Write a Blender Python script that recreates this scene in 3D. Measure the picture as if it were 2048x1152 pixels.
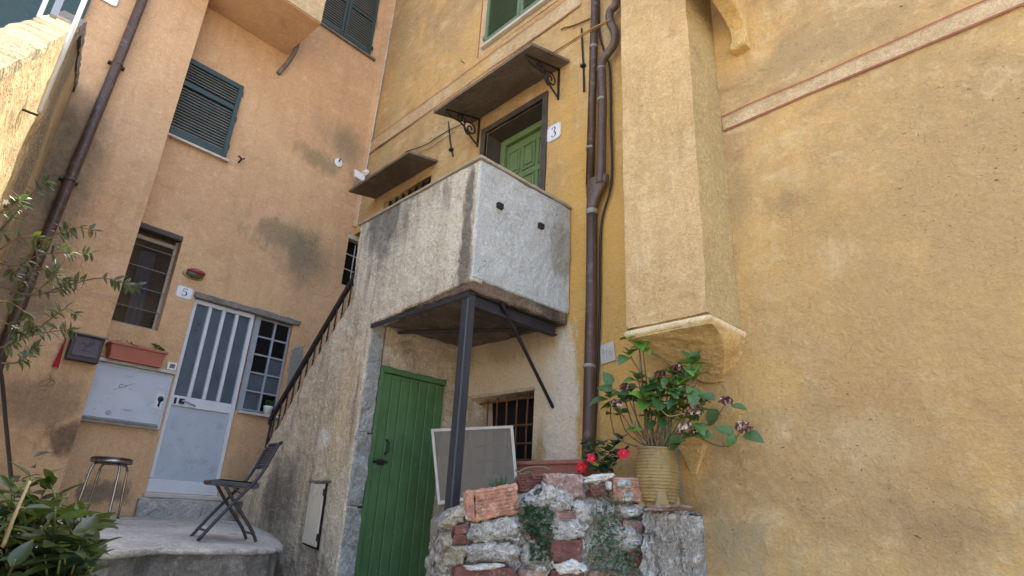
import bpy, bmesh, math, random
from mathutils import Vector, Matrix, Euler, noise as mnoise
random.seed(7)
scene = bpy.context.scene
for o in list(bpy.data.objects): bpy.data.objects.remove(o)
COL = scene.collection
V = Vector
# ------------------------------------------------------------------ camera, sky, sun, exposure
F = 1190.516                                   # focal length in pixels of a 2048 px wide picture
RW2C = Matrix(((0.69874454, 0.71355706, 0.05091555), (-0.22166837, 0.28363771, -0.93295915), (-0.68016116, 0.64061374, 0.35636334)))
cam_d = bpy.data.cameras.new('camera'); cam = bpy.data.objects.new('camera', cam_d); COL.objects.link(cam)
cam_d.sensor_width = 36.0; cam_d.lens = F / 2048 * 36; cam_d.clip_end = 2000; cam_d.clip_start = 0.05
cam.matrix_world = Matrix((RW2C[0], -RW2C[1], -RW2C[2])).transposed().to_4x4()   # the eye is the world's origin, the street lies 1.5 m below
scene.camera = cam
SUN_EL = math.radians(58); SUN_AZ = math.radians(-10)          # azimuth from +y, clockwise towards +x
sun_dir = V((math.sin(SUN_AZ) * math.cos(SUN_EL), math.cos(SUN_AZ) * math.cos(SUN_EL), math.sin(SUN_EL)))
world = bpy.data.worlds.new('World'); scene.world = world; world.use_nodes = True
wn = world.node_tree; wn.nodes.clear()
sky = wn.nodes.new('ShaderNodeTexSky'); sky.sky_type = 'NISHITA'; sky.sun_disc = False
sky.sun_elevation = SUN_EL; sky.sun_rotation = SUN_AZ; sky.dust_density = 3.0; sky.air_density = 1.0; sky.ozone_density = 0.6
bg = wn.nodes.new('ShaderNodeBackground'); bg.inputs['Strength'].default_value = 0.15
wo = wn.nodes.new('ShaderNodeOutputWorld')
wn.links.new(sky.outputs[0], bg.inputs[0]); wn.links.new(bg.outputs[0], wo.inputs[0])
sun_d = bpy.data.lights.new('sun', 'SUN'); sun_d.energy = 2.3; sun_d.angle = math.radians(0.5); sun_d.color = (1.0, 0.94, 0.84)
sun = bpy.data.objects.new('sun', sun_d); COL.objects.link(sun); sun.rotation_euler = sun_dir.to_track_quat('Z', 'Y').to_euler()
scene.view_settings.view_transform = 'Standard'; scene.view_settings.look = 'None'
scene.view_settings.gamma = 1.0; scene.view_settings.use_curve_mapping = False
scene.view_settings.exposure = 2.5
scene.render.engine = 'CYCLES'; scene.cycles.max_bounces = 5; scene.cycles.diffuse_bounces = 4; scene.cycles.glossy_bounces = 2; scene.cycles.transparent_max_bounces = 6; scene.cycles.caustics_reflective = False; scene.cycles.caustics_refractive = False
scene.render.resolution_x = 1024; scene.render.resolution_y = 576

# ------------------------------------------------------------------ frames: the two house walls
YW = 4.0                                        # face of the yellow house: plane y = 4
AL = -0.06573948; NL = V((math.cos(AL), -math.sin(AL), 0)); TL = V((math.sin(AL), math.cos(AL), 0)); DL = -7.654   # face of the orange house
GZ = -1.5
def FR(a, b, c): return V((a, YW - b, c))                       # along the yellow wall, out of it, up
def FL(a, b, c): return NL * (DL + b) + TL * a + V((0, 0, c))   # the same for the orange wall
def W(a, b, c): return V((a, b, c))
def ray(px, py): return RW2C.transposed() @ V(((px - 1024) / F, (py - 576) / F, 1.0))
def onY(px, py, y): d = ray(px, py); return d * (y / d.y)
def onX(px, py, x): d = ray(px, py); return d * (x / d.x)
def onZ(px, py, z): d = ray(px, py); return d * (z / d.z)
def atD(px, py, dep): return ray(px, py) * dep
def R2(px, py, b=0.0): p = onY(px, py, YW - b); return (p.x, p.z)
def L2(px, py, b=0.0): d = ray(px, py); p = d * ((DL + b) / NL.dot(d)); return (TL.dot(p), p.z)
def S(h):
    r = [int(h[i:i+2], 16) / 255 for i in (0, 2, 4)]
    return tuple([(c / 12.92 if c <= .04045 else ((c + .055) / 1.055) ** 2.4) for c in r] + [1.0])
def fbm(p, s=1.0, o=3): return mnoise.fractal(V(p) * s, 1.0, 2.0, o)

# ------------------------------------------------------------------ mesh builder
def rootloc(o):
    while o.parent: o = o.parent
    return o.location.copy()
def tag(o, label=None, cat=None, group=None, kind=None):
    if label: o['label'] = label
    if cat: o['category'] = cat
    if group: o['group'] = group
    if kind: o['kind'] = kind
    return o
def thing(name, loc, label, cat, group=None):
    o = bpy.data.objects.new(name, None); COL.objects.link(o); o.location = loc; o.empty_display_size = .1
    return tag(o, label, cat, group)
class MB:
    def __init__(s, T=W): s.v = []; s.f = []; s.T = T; s.mi = []
    def add(s, vs, fs):
        n = len(s.v); s.v += [s.T(*p) for p in vs]; s.f += [tuple(i + n for i in f) for f in fs]; return s
    def box(s, a0, a1, b0, b1, c0, c1):
        vs = [(a, b, c) for a in (a0, a1) for b in (b0, b1) for c in (c0, c1)]
        return s.add(vs, [(0, 1, 3, 2), (4, 6, 7, 5), (0, 4, 5, 1), (2, 3, 7, 6), (0, 2, 6, 4), (1, 5, 7, 3)])
    def hexa(s, pts): # 8 points: bottom loop 4, top loop 4
        return s.add(pts, [(3, 2, 1, 0), (4, 5, 6, 7), (0, 1, 5, 4), (1, 2, 6, 5), (2, 3, 7, 6), (3, 0, 4, 7)])
    def prism(s, poly, b0, b1, axis='b'):
        n = len(poly)
        mk = {'b': lambda p, b: (p[0], b, p[1]), 'a': lambda p, b: (b, p[0], p[1]), 'c': lambda p, b: (p[0], p[1], b)}[axis]
        vs = [mk(p, b0) for p in poly] + [mk(p, b1) for p in poly]
        return s.add(vs, [tuple(range(n)), tuple(range(2 * n - 1, n - 1, -1))] + [(i, (i + 1) % n, n + (i + 1) % n, n + i) for i in range(n)])
    def tube(s, pts, r, seg=8, cap=True):
        pts = [s.T(*p) for p in pts]; n0 = len(s.v); k = len(pts)
        rs = r if isinstance(r, (list, tuple)) else [r] * k
        up = None
        for i, p in enumerate(pts):
            d = (pts[min(i + 1, k - 1)] - pts[max(i - 1, 0)])
            d = d.normalized() if d.length > 1e-9 else V((0, 0, 1))
            if up is None: up = d.orthogonal().normalized()
            up = (up - d * up.dot(d)); up = up.normalized() if up.length > 1e-6 else d.orthogonal().normalized()
            w = d.cross(up)
            for j in range(seg):
                t = 2 * math.pi * j / seg; s.v.append(p + (up * math.cos(t) + w * math.sin(t)) * rs[i])
        for i in range(k - 1):
            for j in range(seg):
                a = n0 + i * seg + j; b = n0 + i * seg + (j + 1) % seg; s.f.append((a, b, b + seg, a + seg))
        if cap: s.f.append(tuple(range(n0 + seg - 1, n0 - 1, -1))); s.f.append(tuple(range(n0 + (k - 1) * seg, n0 + k * seg)))
        return s
    def lathe(s, c, prof, seg=24):
        n0 = len(s.v); k = len(prof); c = s.T(*c)
        for r, h in prof:
            for j in range(seg):
                t = 2 * math.pi * j / seg; s.v.append(c + V((r * math.cos(t), r * math.sin(t), h)))
        for i in range(k - 1):
            for j in range(seg):
                a = n0 + i * seg + j; b = n0 + i * seg + (j + 1) % seg; s.f.append((a, b, b + seg, a + seg))
        s.f.append(tuple(range(n0 + seg - 1, n0 - 1, -1))); s.f.append(tuple(range(n0 + (k - 1) * seg, n0 + k * seg)))
        return s
    def grid(s, fn, nu, nv):
        n0 = len(s.v)
        for i in range(nu + 1):
            for j in range(nv + 1): s.v.append(s.T(*fn(i / nu, j / nv)))
        for i in range(nu):
            for j in range(nv):
                a = n0 + i * (nv + 1) + j; s.f.append((a, a + nv + 1, a + nv + 2, a + 1))
        return s
    def ribbon(s, pts, b):  # strokes of flat paint: (a, c, width)
        q = cr(pts, 6); L = []
        for i, p in enumerate(q):
            d = V((q[min(i + 1, len(q) - 1)][0] - q[max(i - 1, 0)][0], q[min(i + 1, len(q) - 1)][1] - q[max(i - 1, 0)][1]))
            d = d.normalized() if d.length > 1e-9 else V((1, 0)); nn = V((-d.y, d.x)) * p[2] / 2
            L += [(p[0] + nn.x, b, p[1] + nn.y), (p[0] - nn.x, b, p[1] - nn.y)]
        return s.add(L, [(2 * i, 2 * i + 1, 2 * i + 3, 2 * i + 2) for i in range(len(q) - 1)])
    def mesh(s, name, mat, bevel=0, smooth=False, seg=1, sub=0, jit=0, jscale=8, off=V((0, 0, 0)), recalc=True):
        me = bpy.data.meshes.new(name); me.from_pydata([tuple(p - off) for p in s.v], [], s.f)
        bm = bmesh.new(); bm.from_mesh(me)
        if recalc: bmesh.ops.recalc_face_normals(bm, faces=bm.faces)
        if bevel:
            es = [e for e in bm.edges if len(e.link_faces) == 2 and e.calc_face_angle(0) > .5]
            bmesh.ops.bevel(bm, geom=es, offset=bevel, segments=seg, affect='EDGES', profile=.5)
        if sub:
            bmesh.ops.triangulate(bm, faces=[f for f in bm.faces if len(f.verts) > 4])
            for _ in range(20):
                es = [e for e in bm.edges if e.calc_length() > sub]
                if not es or len(bm.verts) > 60000: break
                bmesh.ops.subdivide_edges(bm, edges=es, cuts=1, use_grid_fill=True)
                bmesh.ops.triangulate(bm, faces=[f for f in bm.faces if len(f.verts) > 4])
        if jit:
            bm.normal_update()
            for vv in bm.verts: vv.co += vv.normal * jit * fbm(vv.co + off, jscale, 4)
        bm.to_mesh(me); bm.free()
        if smooth: me.polygons.foreach_set('use_smooth', [True] * len(me.polygons))
        if mat: me.materials.append(mat)
        me.update(); return me
    def build(s, name, mat, parent=None, **k):
        kind = k.pop('kind', None); label = k.pop('label', None); cat = k.pop('cat', None); group = k.pop('group', None)
        if parent is None:
            lo = V((min(p.x for p in s.v), min(p.y for p in s.v), min(p.z for p in s.v))); hi = V((max(p.x for p in s.v), max(p.y for p in s.v), max(p.z for p in s.v)))
            off = V(((lo.x + hi.x) / 2, (lo.y + hi.y) / 2, lo.z))
        else: off = rootloc(parent)
        o = bpy.data.objects.new(name, s.mesh(name, mat, off=off, **k)); COL.objects.link(o)
        if parent is None: o.location = off
        else: o.parent = parent
        return tag(o, label, cat, group, kind)
def inst(name, me, M, parent, mat=None):
    o = bpy.data.objects.new(name, me); COL.objects.link(o); o.parent = parent
    o.matrix_basis = Matrix.Translation(-rootloc(parent)) @ M
    return o
def cr(P, n=6):  # Catmull-Rom
    if len(P) < 3: return [tuple(p) for p in P]
    out = []
    for i in range(len(P) - 1):
        p0 = V(P[max(i - 1, 0)]); p1 = V(P[i]); p2 = V(P[i + 1]); p3 = V(P[min(i + 2, len(P) - 1)])
        for k in range(n):
            t = k / n
            out.append(tuple(.5 * ((2 * p1) + (p2 - p0) * t + (2 * p0 - 5 * p1 + 4 * p2 - p3) * t * t + (3 * p1 - p0 - 3 * p2 + p3) * t ** 3)))
    return out + [tuple(P[-1])]
def frameM(o, x, y, z): # matrix from an origin and three axes
    M = Matrix((x.to_3d(), y.to_3d(), z.to_3d())).transposed().to_4x4(); M.translation = o; return M

# ------------------------------------------------------------------ materials
class N:
    def __init__(s, name):
        s.m = bpy.data.materials.new(name); s.m.use_nodes = True; s.t = s.m.node_tree; s.b = s.t.nodes['Principled BSDF']
    def n(s, ty, **k):
        x = s.t.nodes.new(ty)
        for a, b in k.items(): setattr(x, a, b)
        return x
    def set(s, sock, v):
        if hasattr(v, 'is_output') or hasattr(v, 'links'): s.t.links.new(v, sock)
        else: sock.default_value = v
    def pos(s): return s.n('ShaderNodeNewGeometry').outputs['Position']
    def vmul(s, v, k):
        x = s.n('ShaderNodeVectorMath', operation='MULTIPLY'); s.set(x.inputs[0], v); s.set(x.inputs[1], k); return x.outputs[0]
    def noise(s, v, scale, detail=5, rough=.55, dist=0):
        x = s.n('ShaderNodeTexNoise'); s.set(x.inputs['Vector'], v); x.inputs['Scale'].default_value = scale; x.inputs['Detail'].default_value = detail
        x.inputs['Roughness'].default_value = rough; x.inputs['Distortion'].default_value = dist; return x.outputs['Fac']
    def vor(s, v, scale, feat='DISTANCE_TO_EDGE'):
        x = s.n('ShaderNodeTexVoronoi', feature=feat); s.set(x.inputs['Vector'], v); x.inputs['Scale'].default_value = scale; return x.outputs['Distance']
    def rng(s, f, a, b, c=0.0, d=1.0):
        x = s.n('ShaderNodeMapRange'); x.interpolation_type = 'SMOOTHSTEP'; s.set(x.inputs[0], f)
        for i, q in enumerate((a, b, c, d)): x.inputs[i + 1].default_value = q
        return x.outputs[0]
    def mix(s, f, a, b, mode='MIX'):
        x = s.n('ShaderNodeMix', data_type='RGBA', blend_type=mode); s.set(x.inputs[0], f); s.set(x.inputs[6], a); s.set(x.inputs[7], b); return x.outputs[2]
    def ma(s, op, a, b=0.0):
        x = s.n('ShaderNodeMath', operation=op); s.set(x.inputs[0], a); s.set(x.inputs[1], b); return x.outputs[0]
    def bump(s, h, strength=.5, dist=.01, prev=None):
        x = s.n('ShaderNodeBump'); x.inputs['Strength'].default_value = strength; x.inputs['Distance'].default_value = dist; s.set(x.inputs['Height'], h)
        if prev is not None: s.set(x.inputs['Normal'], prev)
        return x.outputs[0]
    def out(s, col, rough=.9, nrm=None, spec=None, metal=None):
        s.set(s.b.inputs['Base Color'], col); s.set(s.b.inputs['Roughness'], rough)
        if nrm is not None: s.set(s.b.inputs['Normal'], nrm)
        if spec is not None: s.b.inputs['Specular IOR Level'].default_value = spec
        if metal is not None: s.b.inputs['Metallic'].default_value = metal
        return s.m
    def blob(s, P, c, r, warp=.6, soft=.5, ns=2.5, nz=None):   # a stain: ellipsoid about c with radii r, its rim torn by noise
        d = s.n('ShaderNodeVectorMath', operation='SUBTRACT'); s.set(d.inputs[0], P); d.inputs[1].default_value = c
        e = s.n('ShaderNodeVectorMath', operation='DIVIDE'); s.set(e.inputs[0], d.outputs[0]); e.inputs[1].default_value = r
        l = s.n('ShaderNodeVectorMath', operation='LENGTH'); s.set(l.inputs[0], e.outputs[0])
        q = s.ma('ADD', l.outputs['Value'], s.ma('MULTIPLY', s.ma('SUBTRACT', nz if nz is not None else s.noise(P, ns, 6, .65), .5), warp * 4))
        return s.rng(q, 1.0, 1.0 - soft, 0, 1)
def plaster(name, a, b, pale, dark, stains=(), rough_bump=1.0, crack=.5, pits=.6, patch=.5, streak=0.0, streakcol='5c5348', grain=1.0, strdir=(5, 5, .55)):
    m = N(name); P = m.pos()
    n1 = m.noise(P, .75, 4, .6, .3); n2 = m.noise(m.vmul(P, (1, 1, 1.7)), 3.2, 6, .62, .5); n3 = m.noise(P, 14, 3, .7); n4 = m.noise(P, 85, 2, .7)
    col = m.mix(m.rng(n1, .42, .58), S(a), S(b))
    col = m.mix(m.ma('MULTIPLY', m.rng(n2, .52, .72), patch), col, S(pale))
    col = m.mix(m.ma('MULTIPLY', m.rng(n3, .52, .70), .5), col, S(pale))
    col = m.mix(m.ma('MULTIPLY', m.rng(n2, .46, .28), .55 * patch + .2), col, S(dark))
    Pa = m.vmul(P, (1.5, 1.5, .75)); wz = (m.noise(Pa, 1.7, 5, .65), m.noise(Pa, 3.8, 4, .65)) if stains else None
    if streak:
        st = m.noise(m.vmul(P, strdir), 1.6, 5, .62, .2)
        col = m.mix(m.ma('MULTIPLY', m.rng(st, .47, .68), streak), col, S(streakcol))
    for c, r, hexc, amt, *ex in stains:
        e_ = list(ex[0]) if ex else [.6, .5, 2.5]
        f = m.blob(P, c, r, e_[0], e_[1], e_[2], wz[0] if e_[2] < 2.8 else wz[1])
        f = m.ma('MULTIPLY', f, m.ma('ADD', .55, m.ma('MULTIPLY', n3, .9)))
        f = m.ma('MINIMUM', m.ma('MULTIPLY', f, amt), 1.0)
        col = m.mix(f, col, S(hexc))
    # pits
    pt = m.ma('MULTIPLY', m.rng(m.noise(m.vmul(P, (1, 1, 1.8)), 30, 3, .55, .6), .655, .70), m.rng(n1, .42, .6))
    col = m.mix(m.ma('MULTIPLY', pt, pits), col, S('4a3a26'))
    n5 = m.noise(P, 30, 3, .65, .4)
    col = m.mix(.5 * grain, col, m.mix(m.rng(n5, .3, .7), (.38, .38, .38, 1), (.62, .62, .62, 1)), 'OVERLAY')
    # fine value speckle
    col = m.mix(min(.8 * grain, 1), col, m.mix(m.rng(n4, .25, .75), (.36, .36, .36, 1), (.64, .64, .64, 1)), 'OVERLAY')
    h = m.ma('ADD', m.ma('MULTIPLY', n2, .55), m.ma('MULTIPLY', n3, .35))
    nb = m.bump(h, .6 * rough_bump, .07)
    nb = m.bump(m.ma('SUBTRACT', m.noise(P, 55, 3, .7), m.ma('MULTIPLY', pt, .8)), .35 * rough_bump, .012, nb)
    if crack:
        dv = m.n('ShaderNodeVectorMath', operation='ADD'); m.set(dv.inputs[0], P)
        nx = m.n('ShaderNodeTexNoise'); m.set(nx.inputs['Vector'], P); nx.inputs['Scale'].default_value = 2.2; nx.inputs['Detail'].default_value = 3
        m.set(dv.inputs[1], m.vmul(nx.outputs['Color'], (.7, .7, .7)))
        cv = m.rng(m.vor(m.vmul(dv.outputs[0], (.55, .55, 1.0)), 1.6), .0045, .001); cv = m.ma('MULTIPLY', cv, m.rng(m.noise(P, 1.3, 2), .52, .66))
        col = m.mix(m.ma('MULTIPLY', cv, crack), col, S('4d3f2e'))
    return m.out(col, .93, nb, .25)
def painted(name, c, var=.12, rough=.5, bump=.15, wear=None, wearamt=.0, ns=9, metal=0.0, spec=.4, cover=.58):
    m = N(name); P = m.pos(); n1 = m.noise(P, ns, 6, .6); n2 = m.noise(P, 70, 4, .6)
    base = S(c); col = m.mix(m.rng(n1, .3, .7), tuple([x * (1 - var) for x in base[:3]] + [1]), tuple([min(x * (1 + var), 1) for x in base[:3]] + [1]))
    if wear: col = m.mix(m.ma('MULTIPLY', m.rng(m.noise(P, ns * 2.2, 6, .7), cover, cover + .08), wearamt), col, S(wear))
    return m.out(col, m.rng(n1, .2, .8, rough - .1, rough + .12), m.bump(m.ma('ADD', n1, m.ma('MULTIPLY', n2, .3)), bump, .006), spec, metal)
def leafmat(name, c1, c2, yellow='a8a040'):
    m = N(name); oi = m.n('ShaderNodeObjectInfo').outputs['Random']; P = m.pos()
    col = m.mix(oi, S(c1), S(c2)); col = m.mix(m.rng(oi, .93, .99), col, S(yellow))
    col = m.mix(m.rng(m.noise(P, 60, 4), .4, .75), col, S(c1))
    m.out(col, .42, m.bump(m.noise(P, 120, 3), .2, .003), .45)
    tr = m.n('ShaderNodeBsdfTranslucent'); m.set(tr.inputs[0], m.mix(.5, col, S('9db040')))
    mx = m.n('ShaderNodeMixShader'); mx.inputs[0].default_value = .22
    m.t.links.new(m.b.outputs[0], mx.inputs[1]); m.t.links.new(tr.outputs[0], mx.inputs[2])
    m.t.links.new(mx.outputs[0], m.t.nodes['Material Output'].inputs['Surface']); return m.m
def glassmat(name, c, alpha, rough=.08):
    m = N(name); m.out(m.mix(m.rng(m.noise(m.pos(), 3, 5), .35, .7), S(c), tuple([x * 1.6 for x in S(c)[:3]] + [1])), rough, None, .5)
    m.b.inputs['Alpha'].default_value = alpha; return m.m
def p3(f, px, py, b=0.0):
    a, c = (R2 if f is FR else L2)(px, py, b); return tuple(f(a, b, c))
M = {}
M['yellow'] = plaster('yellow_plaster', 'c09b63', 'ad8e62', 'c9ad80', '927852', pits=.8, patch=.75, crack=.4, grain=.45, streak=.25, streakcol='8f7650', strdir=(3, 3, .5), stains=[
    (p3(FR, 1180, 480), (1.1, .5, 2.3), 'cb9a4a', .7, (.35, .7, 1.2)),
    (p3(FR, 1330, 850), (.9, .5, .55), 'cf9c4a', .6, (.5, .7, 1.6)),
    (p3(FR, 1850, 650), (1.4, .6, 1.8), 'b08c5c', .8, (.6, .9, 1.4)),
    (p3(FR, 1950, 480), (.8, .6, .8), 'ab8c60', .6, (.7, .8, 1.8)),
    (p3(FR, 1500, 1100), (.45, .5, .28), '8f8468', .55, (.6, .8, 3)),
    (p3(FR, 1000, 760), (1.0, .9, .95), 'c6b296', .95, (.35, .35, 2)),
    (p3(FR, 1125, 840), (.26, .9, 1.1), 'cdbfa8', .9, (.35, .4, 3)),
    (p3(FR, 1010, 690), (.8, .9, .3), '7d6c54', .5, (.5, .8, 3)),
    (p3(FR, 1340, 930), (.12, .6, .35), '8b8d8c', .8, (.6, .5, 4)),
    (p3(FR, 790, 200), (.35, .5, 3.0), 'a79468', .5, (.5, .8, 1.5)),
    (p3(FR, 1660, 520), (.22, .5, .20), 'cdb284', .4, (.8, .9, 3)), (p3(FR, 1590, 400), (.3, .5, .2), '957b55', .7, (.6, .9, 3)),
    (p3(FR, 1560, 760), (.4, .5, .35), 'cba25f', .55, (.6, .9, 2)), (p3(FR, 1750, 880), (.4, .5, .25), 'bda377', .45, (.8, .9, 3)),
    (p3(FR, 1900, 1060), (.5, .5, .2), '9a7f58', .75, (.6, .9, 3)), (p3(FR, 1480, 400), (.12, .5, .5), 'a38d62', .6, (.5, .9, 2)),
    (p3(FR, 1700, 1120), (.6, .5, .12), 'c8aa7a', .45, (.7, .9, 3)),
    (p3(FR, 1620, 100), (.5, .5, .25), '9a8560', .5, (.8, .8, 3))])
M['orange'] = plaster('orange_plaster', 'c49e76', 'be9770', 'cdaa88', 'a18466', pits=.25, patch=.6, crack=.6, rough_bump=.6, grain=.6, streak=.22, streakcol='9a7a58', strdir=(4, 4, .45), stains=[
    (p3(FL, 610, 510), (.9, .62, .75), '6e6450', .8, (.42, .95, 2.6)),
    (p3(FL, 560, 470), (.9, .6, .35), '7c6f56', .7, (.5, .6, 3)),
    (p3(FL, 690, 285), (.9, .65, .5), '786c56', .7, (.4, .95, 2.6)),
    (p3(FL, 640, 320), (.9, .6, .22), '857659', .7, (.5, .7, 3)),
    (p3(FL, 100, 330, .35), (.9, .55, 1.5), '5a5344', .85, (.3, .85, 2)),
    (p3(FL, 40, 560, .35), (.9, .5, .8), '665d4c', .8, (.35, .8, 2)),
    (p3(FL, 60, 800, .35), (.9, .55, .3), '8a7357', .8, (.5, .6, 2.4)),
    (p3(FL, 130, 880, .35), (.9, .22, .22), '5c4a3c', .8, (.6, .6, 4)),
    (p3(FL, 210, 985), (.9, .3, .14), '6f6254', .8, (.7, .5, 5)),
    (p3(FL, 590, 735), (.5, .10, .32), '84827a', 1.0, (.6, .15, 5)),
    (p3(FL, 480, 960), (.9, .3, .3), 'a58a66', .6, (.5, .6, 3)),
    (p3(FL, 745, 40), (.9, .12, .8), '7d7768', .6, (.7, .6, 4))])
M['breast'] = plaster('chimney_plaster', 'c8a674', 'bf9d6c', 'd2b68a', 'a4885c', grain=.7, streak=.2, streakcol='967c56', strdir=(4, 4, .5), pits=.6, patch=.6, crack=.3)
M['breastside'] = plaster('chimney_side_plaster', 'b39c6c', 'ab9466', 'c0aa7c', '8a7850', pits=.3, patch=.5, crack=.2)
M['corbel'] = plaster('corbel_plaster', 'c6a56c', 'bc9b64', 'd2b684', 'a08455', pits=.4, patch=.4, crack=.2)
M['stairwall'] = plaster('stair_render', 'c6b59c', 'b5a58d', 'd9ccb4', '85786b', pits=.5, patch=.6, crack=.9, rough_bump=1.5, streak=.62, streakcol='6b6156', stains=[
    (p3(FR, 850, 500, 1.21), (.75, .6, .6), 'cfc1a6', .7, (.4, .7, 2)),
    (p3(FR, 770, 440, 1.21), (.5, .6, .55), '6b655c', .85, (.5, .8, 4)),
    (p3(FR, 932, 470, 1.21), (.09, .6, .9), '75695a', .95, (.4, .5, 6)),
    (p3(FR, 560, 1000, 1.21), (.65, .6, .55), '5f5850', .8, (.4, .7, 2.2)),
    (p3(FR, 690, 800, 1.21), (.3, .6, 1.1), 'c2ab87', .5, (.5, .8, 2.5)),
    (p3(FR, 650, 880, 1.21), (.16, .5, .16), 'c9c3b4', .9, (.5, .6, 5))])
M['bluegrey'] = plaster('blue_grey_render', 'a8a8a2', 'aeaea9', 'c0bfb9', '8c8c87', pits=.45, patch=.4, crack=.6, grain=.8, stains=[
    (tuple(onX(1125, 500, -3.437)), (.5, .2, .32), '99968a', 1.0, (.25, .25, 4)), (tuple(onX(1120, 590, -3.437)), (.5, .4, .2), 'bcbfbc', .7, (.5, .4, 5))])
M['jamb'] = plaster('jamb_stone', '97968f', '8c8b85', 'bdbbb3', '66655f', pits=.5, patch=.8, crack=.4, rough_bump=1.8)
M['concrete'] = plaster('worn_concrete', 'a8a49c', '9a968f', 'c0bcb3', '74706a', pits=.5, patch=.8, crack=.5, rough_bump=1.2)
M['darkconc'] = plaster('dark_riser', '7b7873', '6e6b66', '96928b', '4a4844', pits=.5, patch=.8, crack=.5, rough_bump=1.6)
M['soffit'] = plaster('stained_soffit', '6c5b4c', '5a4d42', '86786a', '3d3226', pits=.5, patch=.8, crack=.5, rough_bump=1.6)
M['alcove'] = plaster('alcove_plaster', 'b09e84', 'a08e75', 'c8b9a0', '6b5f4f', pits=.4, patch=.8, crack=.8, rough_bump=1.3)
M['band'] = plaster('pale_band', 'bda27c', 'b2976f', 'c9b18c', '95805f', pits=.3, patch=.6, crack=.2)
M['lip'] = plaster('cream_moulding', 'e2cda4', 'd8c196', 'ecdcb8', 'b49c70', pits=.4, patch=.4, crack=.2)
M['redline'] = painted('red_line', '9c5340', .15, .9, .1)
M['ground'] = plaster('street_paving', 'b8ad9c', 'aca190', 'c4baa9', '8f8676', pits=.4, patch=.6, crack=.5)
M['parapet'] = plaster('parapet_plaster', 'a8926a', '9c8660', 'b8a27a', '75633f', pits=.4, patch=.7, crack=.3, rough_bump=1.6, streak=.5, streakcol='7a6546', stains=[
    ((-5.2, 0, 2.6), (.75, .6, 2.4), '6d6150', .8, (.3, .5, 2))])  # darkens the landing end, its cast shadow put into the colour
M['copestone'] = plaster('rough_coping', '9a8d6e', '8c7f62', 'b5a883', '5a4e36', pits=.6, patch=.8, crack=.2, rough_bump=2.2, strdir=(1, 8, 1))
M['greycap'] = plaster('grey_cap', '78716a', '6c665f', '8d867e', '4e4944', rough_bump=1.2)
M['slate'] = plaster('slate_slab', '75695c', '685d51', '877b6e', '4c433a', pits=.2, patch=.6, crack=.1, rough_bump=.6)
M['shutgreen'] = painted('shutter_dark_green', '2b3e39', .12, .45, .15, '6f7f74', .15)
M['slat'] = painted('lit_grey_slat', '5e6059', .12, .5, .15)  # grey carries the lit look of the slats in its colour
M['shutgreen2'] = painted('shutter_light_green', '5e7256', .1, .5, .15)
M['doorgreen'] = painted('cellar_door_green', '4a6a40', .14, .5, .3, '5d7a5c', .45, 5, cover=.57)
M['door3green'] = painted('panel_door_green', '6a7d50', .08, .5, .1)
M['slateframe'] = painted('slate_frame', '4a4038', .2, .7, .4)
M['alu'] = painted('white_aluminium', 'c8cacc', .04, .35, .05)
M['alupanel'] = painted('aluminium_panel', 'aab0b8', .07, .42, .12, '8d9098', .4, 3, cover=.54)
M['alugrey'] = painted('grey_frame', '93989e', .06, .45, .1)
M['frost'] = painted('frosted_glass', '49525b', .12, .35, .12, None, 0, 6, 0, .6)
M['glass'] = glassmat('window_glass', '11131a', .5)
M['void'] = painted('dark_room', '0b0a0a', .3, .9, .1)  # near-black sheets put behind openings in place of unlit rooms
M['iron'] = painted('black_iron', '1f1b1a', .3, .55, .3, '4a3020', .3, 20)
M['rust'] = painted('rusty_iron', '6b4428', .3, .85, .6, '3a2618', .7, 18)
M['steel'] = painted('blue_black_steel', '35363a', .12, .45, .15, '6a5a50', .25, 6)
M['steeldark'] = painted('dark_steel', '2c2a2d', .2, .6, .3, '54392a', .4, 10)
M['pipe'] = painted('brown_pipe', '4a372c', .18, .45, .15, '7a675c', .45, 5, cover=.55)
M['copper'] = painted('weathered_copper', '5d4a3e', .15, .45, .15, '7d8a72', .45, 8, .2)
M['solder'] = painted('pipe_ring', '8a8478', .2, .5, .2, '6f8c7c', .5, 20)
M['cable'] = painted('black_cable', '232326', .1, .5, .1)
M['cabley'] = painted('tan_cable', '9a7a44', .2, .7, .1)
M['plate'] = painted('enamel_white', 'd9d8d8', .03, .25, .03)
M['ink'] = painted('ink_black', '17181c', .1, .4, .03)
M['inkblue'] = painted('ink_blue', '2c3566', .1, .3, .03)
M['marble'] = painted('marble_plaque', 'b9b0a6', .1, .6, .2)
M['engrave'] = painted('engraved_grey', '7d746a', .1, .8, .1)
M['terra'] = painted('terracotta_plastic', 'a5604c', .06, .5, .1)
M['terra2'] = painted('terracotta_pink', '9a6252', .1, .6, .2, 'b9978c', .4, 10)
M['brick1'] = painted('orange_clay', 'a97960', .25, .9, .9, 'cfc4b6', .5, 16, cover=.53)
M['brick2'] = painted('dark_red_clay', '6c453c', .25, .85, .9, 'a09287', .4, 12, cover=.55)
M['brick3'] = painted('pink_clay', '8c6e64', .25, .9, .9, 'b3a99f', .6, 10, cover=.51)
M['mortar'] = plaster('rubble_mortar', 'b8b2a8', '9a948a', 'e2ded6', '565048', pits=1.0, patch=1.3, crack=1, rough_bump=3.0, grain=1.4)
M['lime'] = plaster('white_lime', 'd6d1c6', 'c3beb3', 'e6e2d8', '97928a', pits=.4, patch=.7, rough_bump=2.2)
M['stone'] = plaster('rubble_stone', 'b3a78f', '9d917c', 'cfc4ad', '6d6353', pits=.6, patch=.8, rough_bump=2.2)
M['pot'] = painted('glazed_ochre_pot', '8f784a', .15, .55, .3, '75602f', .6, 9, cover=.52)
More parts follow.
